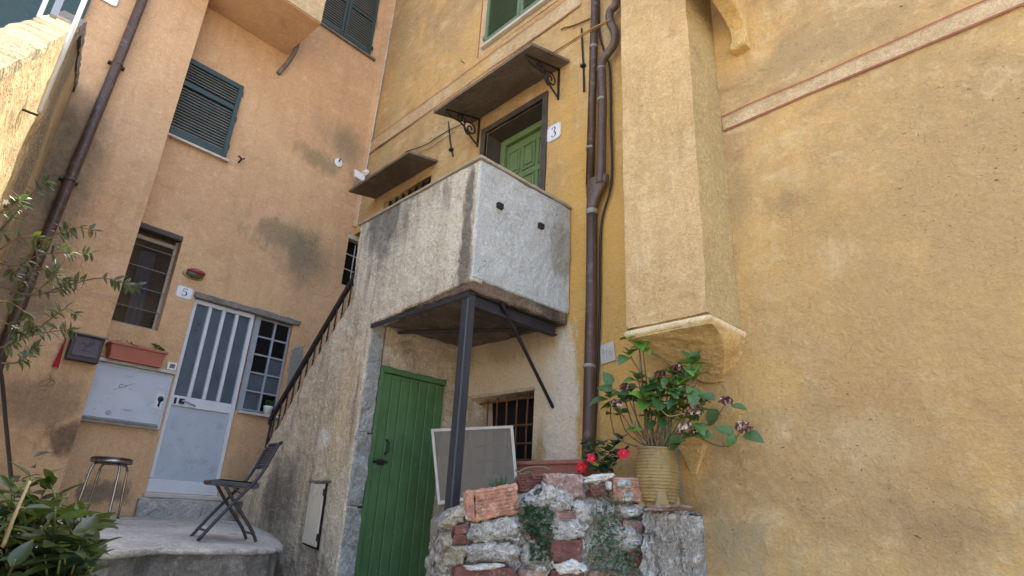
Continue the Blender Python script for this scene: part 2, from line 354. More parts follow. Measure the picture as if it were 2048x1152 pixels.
M['chrome'] = painted('chrome', '9a938f', .1, .2, .05, None, 0, 9, .9)
M['stoolseat'] = painted('brown_vinyl', '33231d', .15, .3, .1)
M['chair'] = painted('black_plastic', '24242c', .1, .42, .1)
M['mailbox'] = painted('dark_purple_metal', '33272c', .2, .42, .2, '2c2024', .5, 14)
M['mailpanel'] = painted('mail_panel', '4c4148', .15, .4, .2)
M['redcloth'] = painted('red_cloth', '9c1c2c', .15, .8, .3)
M['meter'] = painted('meter_box_grey', 'b4b9c0', .06, .55, .1, '868c94', .35, 5)
M['lampred'] = painted('lamp_red', '8a3a3c', .1, .45, .1)
M['lamplens'] = painted('lamp_lens', '5c5a44', .1, .25, .1)
M['brass'] = painted('lamp_base', '9a8654', .1, .5, .1)
M['lampwhite'] = painted('white_plastic', 'd8d8d4', .04, .4, .05)
M['sill'] = painted('pale_stone_sill', 'b8aea0', .1, .7, .2)
M['wood'] = painted('old_wood', '9c8f7c', .15, .85, .4, '6f6355', .5, 8)
M['paleboard'] = painted('pale_board', 'c0b49f', .08, .8, .25, '7e7262', .3, 6)
M['curtain'] = painted('lace_curtain', 'cfcdd2', .1, .9, .3)
M['hl'] = leafmat('hydrangea_leaf', '35522a', '5f8044'); M['hly'] = leafmat('hydrangea_new_leaf', '4f7a2c', '86a84a')
M['cl'] = leafmat('camellia_leaf', '1a2e1e', '2e4a2c', '4a5c30'); M['cly'] = leafmat('young_leaf', '34492a', '566e38', '66783c')
M['jl'] = leafmat('jasmine_leaf', '3a4430', '5c6648', '8a8a4c'); M['ml'] = leafmat('mandevilla_leaf', '14301a', '24482a')
M['ivy'] = leafmat('ivy_leaf', '2f4a30', '5a7450', '7c7c4c'); M['gl'] = leafmat('geranium_leaf', '4a7238', '7d9a56')
M['stem'] = painted('woody_stem', '6f5c44', .2, .9, .5); M['stemg'] = painted('green_stem', '6a7040', .2, .8, .2); M['straw'] = painted('dry_stalk', 'b8a47c', .15, .9, .2)
M['fred'] = painted('red_petal', 'c4101c', .12, .5, .1); M['fpink'] = painted('pink_red_petal', 'd8203c', .1, .5, .1)
M['fdry'] = painted('dried_petal', '6a3f42', .25, .9, .2); M['fpale'] = painted('pale_dried_petal', 'c4b09a', .15, .9, .2); M['fyel'] = painted('flower_eye', 'd89a20', .1, .6, .1)
M['white_fl'] = painted('white_petal', 'e0dccb', .05, .6, .1)
M['soil'] = painted('soil', '3a2c20', .3, .95, .8)
m_ = N('insect_mesh'); m_.out(S('7d7264'), .9); m_.b.inputs['Alpha'].default_value = .6; M['mesh'] = m_.m

# ------------------------------------------------------------------ the setting: ground, terrace
def sheet(name, x0, x1, y0, y1, z, nx, ny, mat, fn=None):
    m = MB(); m.grid(lambda u, v: (x0 + (x1 - x0) * u, y0 + (y1 - y0) * v, z + (fn(x0 + (x1 - x0) * u, y0 + (y1 - y0) * v) if fn else 0)), nx, ny)
    return m.build(name, mat, kind='structure')
sheet('ground', -150, 150, -150, 150, GZ, 40, 40, M['ground'])
MB().box(-5.4, -3.0, 2.2, YW, GZ, -.8).build('paving', M['concrete'], bevel=.02, sub=.2, jit=.015, kind='structure')
# terrace: a worn concrete slab whose edge sags towards the stair wall
edge = [(-60, 1114, .275), (106, 1109, .28), (228, 1103, .28), (317, 1096, .285), (423, 1098, .287), (500, 1098, .29), (548, 1097, .295), (564, 1093, .305), (577, 1080, .34)]
EP = [onZ(a, b, -c) for a, b, c in edge]
EP[-1].y = 2.80
EP = [a_.lerp(b_, k_ / 6) for a_, b_ in zip(EP, EP[1:]) for k_ in range(6)] + [EP[-1]]
def terr(u, v):   # u: along the edge, v: 0 wall .. 1 edge
    k = u * (len(EP) - 1); i = min(int(k), len(EP) - 2); e = EP[i].lerp(EP[i + 1], k - i)
    w = FL(-1.2 + 4.6 * u, .02, -.225); w.y = min(w.y, 2.86)
    p = w.lerp(e, v); p.z = -.225 + (e.z + .225) * (v ** 4)
    nz = fbm(p, 3.0, 4) * .012 * min(1, 6 * (1 - v) + .15)
    if v > .97: p.x += fbm(p, 7, 4) * .03
    return (p.x, p.y, p.z + nz)
tb = MB(); tb.grid(terr, 70, 40)
def skirt(u, v):  # rounded nose, then the recessed riser
    x, y, z = terr(u, 1.0); nrm = V((.9, -.35 if u < .75 else .6, 0)).normalized()
    prof = [(0, 0), (.010, -.005), (.014, -.018), (.008, -.030), (-.035, -.038)]
    o, h = prof[round(v * 4)]; jj = fbm((x, y, h * 3), 7, 5) * .016
    return (x + nrm.x * (o + jj), y + nrm.y * (o + jj), z + h)
tb.grid(skirt, 140, 4)
terrace = tb.build('terrace', M['concrete'], kind='structure', smooth=True)
rb = MB()
def riser(u, v):
    x, y, z = terr(u, 1.0); q = V((x - .05, y, z - .034 - v * 1.2)); q.x += fbm(q, 6, 5) * .03; return tuple(q)
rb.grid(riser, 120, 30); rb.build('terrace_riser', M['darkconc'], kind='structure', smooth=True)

# ------------------------------------------------------------------ house walls with openings
def wall_grid(T, a0, a1, c0, c1, holes, step, amp=.006, cut=None, reveal=True):
    A = sorted(set([a0, a1] + [h[0] for h in holes] + [h[1] for h in holes] + ([cut[0]] if cut else [])))
    C = sorted(set([c0, c1] + [h[2] for h in holes] + [h[3] for h in holes] + ([cut[1]] if cut else [])))
    def dens(L):
        o = []
        for p, q in zip(L, L[1:]):
            k = max(1, int((q - p) / step)); o += [p + (q - p) * i / k for i in range(k)]
        return o + [L[-1]]
    A, C = dens(A), dens(C); m = MB(T); idx = {}
    def vid(i, j):
        if (i, j) not in idx:
            p = V((A[i], C[j], .3)); idx[(i, j)] = len(m.v)
            m.v.append(T(A[i], amp * (fbm(p, .8, 4) * 1.6 + fbm(p, 4, 3) * .5), C[j]))
        return idx[(i, j)]
    for i in range(len(A) - 1):
        for j in range(len(C) - 1):
            ca, cc = (A[i] + A[i + 1]) / 2, (C[j] + C[j + 1]) / 2
            if any(h[0] < ca < h[1] and h[2] < cc < h[3] for h in holes): continue
            if cut and ca > cut[0] and cc > cut[1]: continue
            m.f.append((vid(i, j), vid(i + 1, j), vid(i + 1, j + 1), vid(i, j + 1)))
    if reveal:
        for h in holes:
            x0, x1, z0, z1, d = h
            vs = [(x0, .004, z0), (x1, .004, z0), (x1, .004, z1), (x0, .004, z1), (x0, -d, z0), (x1, -d, z0), (x1, -d, z1), (x0, -d, z1)]
            m.add(vs, [(0, 1, 5, 4), (1, 2, 6, 5), (2, 3, 7, 6), (3, 0, 4, 7)])
    return m
# ---- yellow house (right)
HX = -5.15; HLOW, HHIGH = 6.9, 11.2  # unseen roof heights, stepped to cast the shadow edge on the parapet
yh = thing('yellow_house', V((0, YW, GZ)), 'yellow ochre plastered house with projecting chimney breast on the right', 'house')
d3 = [R2(972, 262)[0], R2(1088, 198)[0]]; D3 = (-4.87, -3.89, 1.95, 4.45)
BW = (-4.75, -3.86, .35, 1.105)          # barred cellar window
SW = (-7.12, -5.97, 3.6, 4.295)            # little barred window under the short canopy
holes = [(D3[0], D3[1], D3[2], D3[3], .34), (BW[0], BW[1], BW[2], BW[3], .22), (SW[0], SW[1], SW[2], SW[3], .25), (-8.55, -7.55, 3.08, 4.0, .4)]
wall_grid(FR, -8.6, 5.5, GZ, HHIGH, holes, .09, .010, cut=(HX, HLOW)).build('wall', M['yellow'], yh, smooth=True, recalc=False)
mm = MB(); mm.box(-8.6, HX, YW + .42, YW + 8, GZ, HHIGH).box(HX, 5.5, YW + .42, YW + 8, GZ, HLOW); mm.build('inner_mass', M['yellow'], yh)
MB(FR).box(-8.6, HX + .05, -8.1, .05, HHIGH, HHIGH + .1).build('roof', M['slate'], yh); MB(FR).box(HX + .06, 5.6, -8.1, .05, HLOW, HLOW + .1).build('roof', M['slate'], yh)
MB(FR).box(HX - .02, HX, -.42, 0, HLOW - .2, HHIGH).build('shadow_step_wall', M['yellow'], yh)  # unseen wall closing the step that was shaped for that shadow
# painted bands
def band(pts, mat=M['band'], red=True):
    # pts: a0, a1, z0, z1
    a0, a1, z0, z1 = pts
    m = MB(FR); m.grid(lambda u, v: (a0 + (a1 - a0) * u, .012 + .008 * fbm((a0 + (a1 - a0) * u, z0, 1), 3, 3), z0 + (z1 - z0) * v + .012 * fbm((a0 + (a1 - a0) * u, 3, v), 1.5, 2)), 60, 2)
    o = m.build('string_course', mat, yh, smooth=True, recalc=False)
    for z in (z0, z1):
        m = MB(FR); m.grid(lambda u, v: (a0 + (a1 - a0) * u, .024 + .008 * fbm((a0 + (a1 - a0) * u, z0, 1), 3, 3), z + (v - .5) * .011 + .012 * fbm((a0 + (a1 - a0) * u, 3, 0 if z == z0 else 1), 1.5, 2)), 60, 1)
        m.build('painted_line', M['redline'], o, recalc=False)
zr = (R2(1536, 230)[1] + R2(2048, 5)[1]) / 2; zr2 = (R2(1536, 201)[1] + R2(1969, 0)[1]) / 2
band((-1.82, 3.5, zr, zr2))
zl = R2(800, 266)[1]; zl2 = R2(800, 243)[1]
band((-7.85, -3.35, zl, zl2))
# upper green shutters with a painted surround
sx0, sz0 = -5.0, 5.92
def louvre_shutter(T, a0, a1, c0, c1, b0, nsl, mat, parent, split=None, rails=(), fr=.05, th=.04, tilt=.6):
    o = MB(T).box(a0, a0 + fr, b0, b0 + th, c0, c1).box(a1 - fr, a1, b0, b0 + th, c0, c1).box(a0 + fr, a1 - fr, b0, b0 + th, c0, c0 + fr * 1.5).box(a0 + fr, a1 - fr, b0, b0 + th, c1 - fr * 1.3, c1)
    for r in rails: o.box(a0 + fr, a1 - fr, b0, b0 + th, r - fr * .6, r + fr * .6)
    sh = o.build('shutter', mat, parent, bevel=.004)
    w = a1 - a0 - 2 * fr; sm = MB(T)
    lo, hi = c0 + fr * 1.5, c1 - fr * 1.3; pitch = (hi - lo) / nsl; vb = M['ink']
    base = MB(lambda a, b, c: V((a, b, c))); h = pitch * .30
    base.hexa([(0, -.004, -h - .003), (w, -.004, -h - .003), (w, .004, -h), (0, .004, -h), (0, -.018, h), (w, -.018, h), (w, -.010, h + .003), (0, -.010, h + .003)])
    x = (T(1, 0, 0) - T(0, 0, 0)); y = (T(0, 1, 0) - T(0, 0, 0)); z = V((0, 0, 1))
    # slats lean outwards at the foot
    lm = base.mesh('slat', M['slat'] if mat is M['shutgreen'] else mat)
    for i in range(nsl):
        c = lo + pitch * (i + .5)
        if any(abs(c - r) < fr * .6 + pitch * .45 for r in rails): continue
        M4 = frameM(T(a0 + fr, b0 + th * .62, c), x, y, z)
        inst('slat', lm, M4, sh)
    MB(T).box(a0 + fr * .8, a1 - fr * .8, b0 + .001, b0 + .006, c0 + .02, c1 - .02).build('gap_shade_sheet', vb, sh)  # black sheet, painted in for the shade between the slats
    return sh
win = MB(FR).prism([(sx0 - .16, sz0 - .12), (sx0 + 1.5, sz0 - .12), (sx0 + 1.5, HLOW), (sx0 - .16, HLOW)], .004, .016).build('window_surround', M['band'], yh)
MB(FR).box(sx0 - .165, sx0 - .15, .004, .022, sz0 - .12, HLOW).build('painted_line', M['redline'], win)
MB(FR).box(sx0 - .06, sx0 + 1.4, .016, .075, sz0 - .05, sz0 - .005).build('sill', M['sill'], win, bevel=.006)
for k in (0, 1):
    louvre_shutter(FR, sx0 + k * .68, sx0 + .67 + k * .68, sz0, sz0 + .95, .02, 20, M['shutgreen2'], win, rails=())
MB(FR).box(sx0 - .05, sx0 - .002, .018, .05, sz0 + .1, sz0 + .16).build('hinge', M['shutgreen2'], win)
# door number 3: slate surround, green panelled door
dr = MB(FR)
for q in [(D3[0] - .075, D3[0], 1.95, D3[3] + .075), (D3[1], D3[1] + .075, 1.95, D3[3] + .075), (D3[0], D3[1], D3[3], D3[3] + .075)]: dr.box(q[0], q[1], -.02, .025, q[2], q[3])
MBd = dr.build('door_surround', M['slateframe'], yh, bevel=.004)
MB(FR).box(D3[0], D3[0] + .012, -.30, -.021, 1.96, D3[3] - .012).box(D3[1] - .012, D3[1], -.30, -.021, 1.96, D3[3] - .012).box(D3[0], D3[1], -.30, -.021, D3[3] - .011, D3[3]).build('slate_reveal', M['slateframe'], MBd)
gd = MB(FR).box(D3[0] + .012, D3[1] - .012, -.335, -.30, 1.95, D3[3] - .012).build('panel_door', M['door3green'], yh)
fr = MB(FR)
fr.box(D3[0] + .013, D3[0] + .09, -.30, -.24, 1.96, D3[3] - .013).box(D3[1] - .09, D3[1] - .013, -.30, -.24, 1.96, D3[3] - .013).box(D3[0] + .09, D3[1] - .09, -.30, -.24, D3[3] - .10, D3[3] - .013)
fr.build('door_frame', M['door3green'], gd, bevel=.006)
pw = (D3[1] - D3[0] - .18 - .026)
for r in range(5):
    zt = D3[3] - .20 - r * .44
    for k in range(3):
        a = D3[0] + .115 + k * (pw / 3); w = pw / 3 - .045; z0 = zt - .36
        m = MB(FR); t_ = .022
        m.box(a, a + w, -.298, -.282, z0, z0 + t_).box(a, a + w, -.298, -.282, zt - t_, zt).box(a, a + t_, -.298, -.282, z0 + t_, zt - t_).box(a + w - t_, a + w, -.298, -.282, z0 + t_, zt - t_)
        m.box(a + .05, a + w - .05, -.298, -.285, z0 + .06, zt - .06); m.build('door_panel', M['door3green'], gd, bevel=.005)
# barred cellar window
bwo = MB(FR).box(BW[0], BW[1], -.24, -.221, BW[2], BW[3]).build('cellar_window', M['void'], yh)
m = MB(FR).box(BW[0] - .10, BW[0] - .002, -.0, .018, BW[2], BW[3] + .03).box(BW[0] - .1, BW[1] + .01, .0, .02, BW[3] + .001, BW[3] + .032); m.build('window_margin', M['alcove'], bwo, sub=.06, jit=.008)
MB(FR).grid(lambda u, v: (BW[0] + .001 + .17 * (1 - .5 * v) * u, -.20 + .17 * (1 - u), BW[2] + (BW[3] - BW[2]) * v), 6, 10).build('splayed_reveal', M['alcove'], bwo)
for i in range(6):
    a = BW[0] + .16 + i * .142
    if a > BW[1] - .01: break
    MB(FR).tube([(a + .004 * math.sin(z * 9 + i), -.075, z) for z in [BW[2] + (BW[3] - BW[2]) * k / 6 for k in range(7)]], .0085, 6).build('window_bar', M['rust'], bwo)
for z in (BW[3] - .045, BW[3] - .30, BW[3] - .47, BW[3] - .62):
    MB(FR).tube([(BW[0] + .05 + (BW[1] - BW[0] - .05) * k / 6, -.062, z + .004 * math.sin(k * 2)) for k in range(7)], .010, 6).build('window_bar', M['rust'], bwo)
# little barred window
sw = MB(FR).box(SW[0], SW[1], -.27, -.251, SW[2], SW[3]).build('barred_window', M['terra2'], yh)
for i in range(7):
    a = SW[0] + .06 + i * .165
    MB(FR).box(a, a + .03, -.06, -.03, SW[2], SW[3] - .0).build('window_bar', M['iron'], sw)
    if i < 6: MB(FR).box(a + .04, a + .15, -.16, -.13, SW[2], SW[3] - .10 - .02 * (i % 2)).build('curtain_panel', M['rust'], sw)
# chimney breast: front, moulding, tapering corbel
CX0, CX1, CY = onY(1253, 655, 3.53).x, -1.83, .47
CZ = 1.335
AR = lambda v: .013 * fbm((v * 30, 2, 8), 1.0, 5)
cb = MB(FR); cb.grid(lambda u, v: (CX0 + (CX1 - CX0) * u + AR(v) * u ** 6, CY + .012 * fbm((u * 3, v * 6, 0), 1.2, 4), CZ + (8.2 - CZ) * v), 22, 120)
cs = MB(FR); cs.grid(lambda u, v: (CX1 + AR(v) * (1 - u) + u * .008 * fbm((u * 2, v * 6, 5), 1.4, 3), CY * (1 - u) + .012 * fbm((3, v * 6, 0), 1.2, 4) * (1 - u), CZ + (8.2 - CZ) * v), 8, 120)
cb.grid(lambda u, v: (CX0, CY * (1 - u) + .012 * fbm((0, v * 6, 0), 1.2, 4) * (1 - u), CZ + (8.2 - CZ) * v), 4, 120)
breast = cb.build('chimney_breast', M['breast'], yh, recalc=False); cs.build('side_face', M['breastside'], breast, recalc=False)
def loft(rows, n=10):
    m = MB(FR); ring = []
    for (x0, x1, b, c) in rows:
        ring.append([(x0, -.01, c), (x0, b * .98, c)] + [(x0 + (x1 - x0) * k / n, b, c) for k in range(1, n)] + [(x1, b * .98, c), (x1, -.01, c)])
    k = len(ring[0])
    for r in ring: m.v += [FR(*p) for p in r]
    for i in range(len(ring) - 1):
        for j in range(k - 1): m.f.append((i * k + j, i * k + j + 1, (i + 1) * k + j + 1, (i + 1) * k + j))
    m.f.append(tuple(range(k))); m.f.append(tuple(range((len(ring) - 1) * k, len(ring) * k)))
    return m
loft([(CX0 + .01, CX1 - .01, CY - .02, CZ + .02), (CX0 + .01, CX1 - .01, CY - .02, CZ - .03)]).build('shadow_groove', M['breast'], breast)
loft([(CX0, CX1 + .01, CY + .006, CZ - .020), (CX0 - .004, CX1 + .03, CY + .024, CZ - .026), (CX0 - .006, CX1 + .038, CY + .032, CZ - .040), (CX0 - .004, CX1 + .036, CY + .030, CZ - .056), (CX0, CX1 + .028, CY + .018, CZ - .068)]).build('lip_moulding', M['lip'], breast, smooth=False)
rows = [(CX0 + .001, CX1 + .03, CY + .019, CZ - .0685), (CX0 + .004, CX1 + .03, CY + .016, CZ - .085)]
for k in range(1, 9):
    t = k / 8; s = 1 - t ** 1.4
    rows.append((CX0 + (-2.12 - CX0) * t ** 1.1, CX1 + .03 - .20 * t ** 1.6, .02 + (CY - .006) * (1 - t ** .75) , CZ - .085 - .28 * t))
loft(rows, 14).build('corbel_base', M['corbel'], breast, sub=.05, jit=.01)
# moulded console at the top right
kx0, kx1 = -1.66, -1.53
prof = cr([(-.02, 3.70), (.085, 3.70), (.095, 3.76), (.06, 3.80), (.06, 3.90), (.13, 3.97), (.28, 4.02), (.45, 4.04), (.60, 4.02), (.74, 3.90), (.80, 3.88), (.80, 5.1), (-.02, 5.1)], 4)
ck = MB(FR); ck.prism([p for p in prof], kx0, kx1, 'a'); ck.build('console', M['corbel'], yh, bevel=.006)
# plaster wedge left on the wall near the pot
nz = R2(1390, 950); na = R2(1365, 893); nb_ = R2(1411, 888)
MB(FR).hexa([(nz[0] - .02, -.01, nz[1]), (nz[0] + .02, -.01, nz[1]), (nz[0] + .02, .012, nz[1]), (nz[0] - .02, .012, nz[1]), (na[0], -.01, na[1]), (nb_[0] + .02, -.01, na[1]), (nb_[0] + .02, .075, na[1]), (na[0], .075, na[1])]).build('plaster_wedge', M['corbel'], yh, bevel=.006)

# ---- orange house (left)
oh = thing('orange_house', FL(0, 0, GZ), 'peach orange plastered house with green shutters and glazed door on the left', 'house')
JB = .35                                              # the left part of the front stands 35 cm proud
JV = L2(301, 383, JB)[0]
w1 = (JV - .02, L2(367, 474)[0], 1.81, 3.02); dz = .035
dv0, dv1 = 2.47, 3.26                                    # door 5
wv1 = 3.79; dzt = 2.32
w2 = (4.425, 4.9, 3.14, 3.95)
def lpt(px, py): return L2(px, py)
s1 = [lpt(377, 115), lpt(487, 178), lpt(339, 267), lpt(447, 318)]
sv0, sv1 = JV + .0, (s1[1][0] + s1[3][0]) / 2 ; szt, szb = (s1[0][1] + s1[1][1]) / 2, (s1[2][1] + s1[3][1]) / 2
CV = 4.95
holes = [(w1[0], w1[1], w1[2], w1[3], .16), (dv0, dv1, dz, dzt, .10), (dv1, wv1, 1.06, dzt, .10), (w2[0], CV, w2[2], w2[3], .16)]
wall_grid(FL, JV - .1, CV, GZ, 11.0, holes, .09, .008).build('wall', M['orange'], oh, smooth=True, recalc=False)
m = MB(FL); m.grid(lambda u, v: (-4 + (JV + 4) * u, JB + .012 * fbm((u * 5, v * 12, 2), 1, 4), GZ + 12.5 * v), 60, 120); m.grid(lambda u, v: (JV, JB + .012 * fbm((5, v * 12, 2), 1, 4) - (JB + .02) * u, GZ + 12.5 * v), 4, 120)
m.build('projecting_wall', M['orange'], oh, smooth=False, recalc=False)
MB(FL).box(-4, CV + 1, -7, -.3, GZ, 11.0).build('inner_mass', M['orange'], oh)
MB(FL).box(-4.2, CV + 1, -7, .55, 11.01, 11.15).build('roof', M['slate'], oh)
# tapered plaster fillet in the corner between the houses
m = MB(); zs = [GZ + (11 - GZ) * k / 60 for k in range(61)]
def cw(z): return .025 + max(0, (z - 4.5)) * .03
m.v = []
for i, z in enumerate(zs):
    w_ = cw(z) + .012 * fbm((z, 0, 0), 3, 4); m.v += [V((-7.93 - .15, YW - .03 - w_ * .9, z)), V((-7.93 + w_ * .5, YW - .05 - w_ * .3 , z)), V((-7.93 + w_ + .03, YW - .004, z))]
for i in range(60):
    for j in (0, 1) if not 2.9 < zs[i] < 4.05 else (): m.f.append((3 * i + j, 3 * i + j + 1, 3 * i + j + 4, 3 * i + j + 3))
m.build('corner_fillet', M['orange'], oh, smooth=True)
m = MB()
for i, z in enumerate(zs):
    w_ = cw(z) + .012 * fbm((z, 0, 0), 3, 4); x_ = -7.93 + w_ + .02 + .02 * fbm((z, 5, 0), 2.5, 4); k_ = .012 + .02 * max(0, fbm((z, 9, 0), 3, 3)); m.v += [V((x_ - k_, YW - .022, z)), V((x_ + k_, YW - .014, z))]
for i in [q for q in range(60) if not 2.9 < zs[q] < 4.05]: m.f.append((2 * i, 2 * i + 1, 2 * i + 3, 2 * i + 2))
m.build('plaster_seam', M['lime'], oh)
# oriel
ov1, oz0, ob = L2(573, 110)[0], 6.40, .98
orl = MB(FL).box(-2, ov1, .0, ob, oz0, 10.9).build('oriel', M['orange'], oh, bevel=.01); MB(FL).box(-2, ov1 - .01, ob + .001, ob + .014, oz0 + .012, 10.9).build('oriel_face', M['band'], orl)
# middle shutter
shr = MB(FL).box(sv0 - .0, sv1 + .05, .004, .06, szb - .045, szb - .012).build('shutter_sill', M['sill'], oh, bevel=.004)
sh = louvre_shutter(FL, sv0 + .01, sv1, szb, szt, .006, 24, M['shutgreen'], shr, rails=(szb + (szt - szb) * .66,), fr=.06)
for zz in (.12, .5, .86): MB(FL).box(sv1 - .002, sv1 + .014, .01, .04, szb + (szt - szb) * zz, szb + (szt - szb) * zz + .07).build('hinge', M['shutgreen'], shr)
# upper shutters
uz = 7.36; u0, u1 = L2(637, 45)[0] - .12, L2(738, 112)[0]
ush = MB(FL).box(u0 - .1, u1 + .12, .004, .05, uz - .05, uz - .01).build('shutter_sill', M['greycap'], oh, bevel=.006)
um = (u0 + u1) / 2
for a, b in ((u0, um - .004), (um + .004, u1)): louvre_shutter(FL, a, b, uz, uz + 1.55, .006, 28, M['shutgreen'], ush, rails=(uz + .72,), fr=.055)
MB(FL).box(u1 - .001, u1 + .03, .02, .05, uz + .12, uz + .18).build('hinge', M['iron'], ush)
# window left of the door, dark room, horizontal bars, lace curtain
wd = MB(FL).box(w1[0], w1[1], -.34, -.32, w1[2], w1[3]).build('window', M['void'], oh)
fw = .035
MB(FL).box(w1[0], w1[0] + fw, -.15, -.11, w1[2], w1[3]).box(w1[1] - fw, w1[1], -.15, -.11, w1[2], w1[3]).box(w1[0] + fw, w1[1] - fw, -.15, -.11, w1[2], w1[2] + fw).box(w1[0] + fw, w1[1] - fw, -.15, -.11, w1[3] - .14, w1[3] - .09).build('window_frame', M['wood'], wd, bevel=.004)
MB(FL).box(w1[0] + fw, w1[1] - fw, -.135, -.131, w1[2] + fw, w1[3] - .09).build('pane', M['glass'], wd)
MB(FL).box(w1[0] - .01, w1[1] + .0, -.10, .012, w1[3] - .05, w1[3] + .015).build('lintel', M['slateframe'], wd, bevel=.006, sub=.08, jit=.01)
for k in range(4):
    z = w1[2] + .22 + k * .25; MB(FL).tube([(w1[0], -.06, z), (w1[1], -.06, z - .004)], .006, 6).build('window_bar', M['greycap'], wd)
MB(FL).grid(lambda u, v: (w1[0] + .22 + .17 * u + .05 * (1 - v), -.20 + .018 * math.sin(u * 19 + v * 2), w1[2] + .02 + .95 * v), 26, 8).build('curtain', M['curtain'], wd, smooth=True)
# door 5: aluminium door with four glass strips, side light with two by five panes
d5 = MB(FL).box(dv0, dv1, -.13, -.10, dz, dzt).build('glazed_door', M['void'], oh)
b0, b1 = -.09, -.03; fw = .05; rz = dz + (dzt - dz) * .455
fr = MB(FL).box(dv0 + .0, dv0 + fw, b0, b1, dz + .15, dzt).box(dv1 - fw, dv1, b0, b1, dz + .15, dzt).box(dv0 + fw, dv1 - fw, b0, b1, dzt - .055, dzt)
fr.build('door_frame', M['alu'], d5, bevel=.005)
MB(FL).box(dv0 + fw, dv1 - fw, b0, b1 - .005, rz - .07, rz + .05).build('mid_rail', M['alu'], d5, bevel=.005)
MB(FL).box(dv0 + .0, dv1 - .0, b0, b1 + .012, dz + .0, dz + .145).build('kick_plate', M['alu'], d5, bevel=.006)
MB(FL).box(dv0 + fw, dv1 - fw, b0, b1 - .022, dz + .146, rz - .071).build('lower_panel', M['alupanel'], d5, bevel=.003)
gw = (dv1 - dv0 - 2 * fw); 
for k in range(3):
    a = dv0 + fw + gw * (k + 1) / 4
    MB(FL).box(a - .022, a + .022, b0, b1 - .003, rz + .051, dzt - .056).build('mullion', M['alu'], d5, bevel=.006)
for k in range(4):
    a = dv0 + fw + gw * k / 4 + (.022 if k else 0) + .002; e = dv0 + fw + gw * (k + 1) / 4 - (.022 if k < 3 else 0) - .002
    MB(FL).box(a, e, -.08, -.066, rz + .052, dzt - .057).build('pane', M['frost'], d5)
MB(FL).box(dv0 + .065, dv0 + .09, -.036, -.024, rz - .05, rz + .02).build('lock', M['ink'], d5)
hd = MB(FL).lathe((dv0 + .15, -.03, rz - .01), [(.001, -.03), (.03, -.028), (.032, 0), (.03, .028), (.001, .03)], 12); hd.build('handle_rose', M['iron'], d5)
MB(FL).tube([(dv0 + .15, -.03, rz - .01), (dv0 + .15, .025, rz - .012), (dv0 + .18, .03, rz - .018), (dv0 + .29, .028, rz - .05)], .012, 8).build('handle', M['alugrey'], d5, smooth=True)
MB(FL).box(dv0 - .02, wv1 - .02, -.12, .035, -.02, dz - .002).build('threshold', M['sill'], d5, bevel=.01)
MB(FL).box(dv0 - .06, dv1 + .25, -.05, .06, -.30, -.022).build('door_step', M['concrete'], d5, bevel=.012, sub=.06, jit=.012)
# side light
sl = MB(FL).box(dv1 + .0, wv1, -.13, -.11, 1.06, dzt).build('side_light', M['void'], oh)
sa, sb, sc, sd = dv1 + .10, wv1 - .0, 1.09, dzt - .02
fr = MB(FL).box(dv1 + .001, sa, b0, b1 - .01, 1.06, dzt).box(dv1 + .001, dv1 + .05, b0, b1 - .012, dz, 1.06)
fr.build('frame_post', M['alugrey'], sl, bevel=.004)
pw = (sb - sa) / 2; ph = (sd - sc) / 5
for i in range(2):
    for j in range(5):
        MB(FL).box(sa + pw * i + .012, sa + pw * (i + 1) - .012, -.080, -.072, sc + ph * j + .012, sc + ph * (j + 1) - .012).build('pane', M['frost'] if (j < 2 and i == 0) or (i == 1 and j in (1, 2)) else M['glass'], sl)
for i in (1, 2): MB(FL).box(sa + pw * i - .014, sa + pw * i + .012, b0, b1 - .015, sc, sd).build('muntin', M['alugrey'], sl, bevel=.003)
for j in range(6): MB(FL).box(sa + .001, sb, b0 + .002, b1 - .019, sc + ph * j - .011, sc + ph * j + .011).build('muntin', M['alugrey'], sl, bevel=.003)
MB(FL).box(dv1 + .02, wv1 + .06, -.08, .045, 1.025, 1.06).build('sill', M['sill'], sl, bevel=.006)
lt = MB(FL).box(dv0 - .03, wv1 + .10, -.12, .035, dzt + .0, dzt + .075); lt.build('lintel', M['greycap'], oh, bevel=.008, sub=.08, jit=.014)
# small window by the stair
sv = MB(FL).box(w2[0], CV, -.20, -.165, w2[2], w2[3]).build('window', M['void'], oh)
for z in (w2[2] + .27, w2[2] + .52): MB(FL).tube([(w2[0], -.03, z), (CV, -.03, z - .01)], .008, 6).build('window_bar', M['sill'], sv)
MB(FL).tube([(w2[0] + .16, -.035, w2[2]), (w2[0] + .16, -.035, w2[3] - .1)], .008, 6).build('window_bar', M['sill'], sv)
MB(FL).box(w2[0] - .02, CV, -.1, .01, w2[3] - .04, w2[3] + .02).build('lintel', M['sill'], sv)
# landing door, dark green, upper left
g0 = L2(165, 40, JB)
MB(FL).box(-1.5, g0[0], JB + .01, JB + .05, g0[1] - 1.4, 7.2).build('landing_door', M['shutgreen'], oh, bevel=.006)

# ------------------------------------------------------------------ outside staircase with balcony
YF = 2.79; EX = -4.905; BX = -3.44
st = thing('outdoor_staircase', V((-5, YF, GZ)), 'rendered outdoor staircase with cantilevered balcony in the corner of the houses', 'staircase')
poly = [(-7.15, GZ), (EX, GZ), (EX, 1.64), (BX - .008, 1.735), (BX - .008, 2.865), (-5.43, 2.885), (-5.40, 2.3), (-5.345, 2.0), (-5.8, 1.60), (-6.22, 1.21), (-6.6, .78), (-6.92, .49), (-7.15, .30)]
MB().prism(poly, YF, YF + .13).build('stair_wall', M['stairwall'], st, bevel=.012, sub=.07, jit=.010, smooth=False)
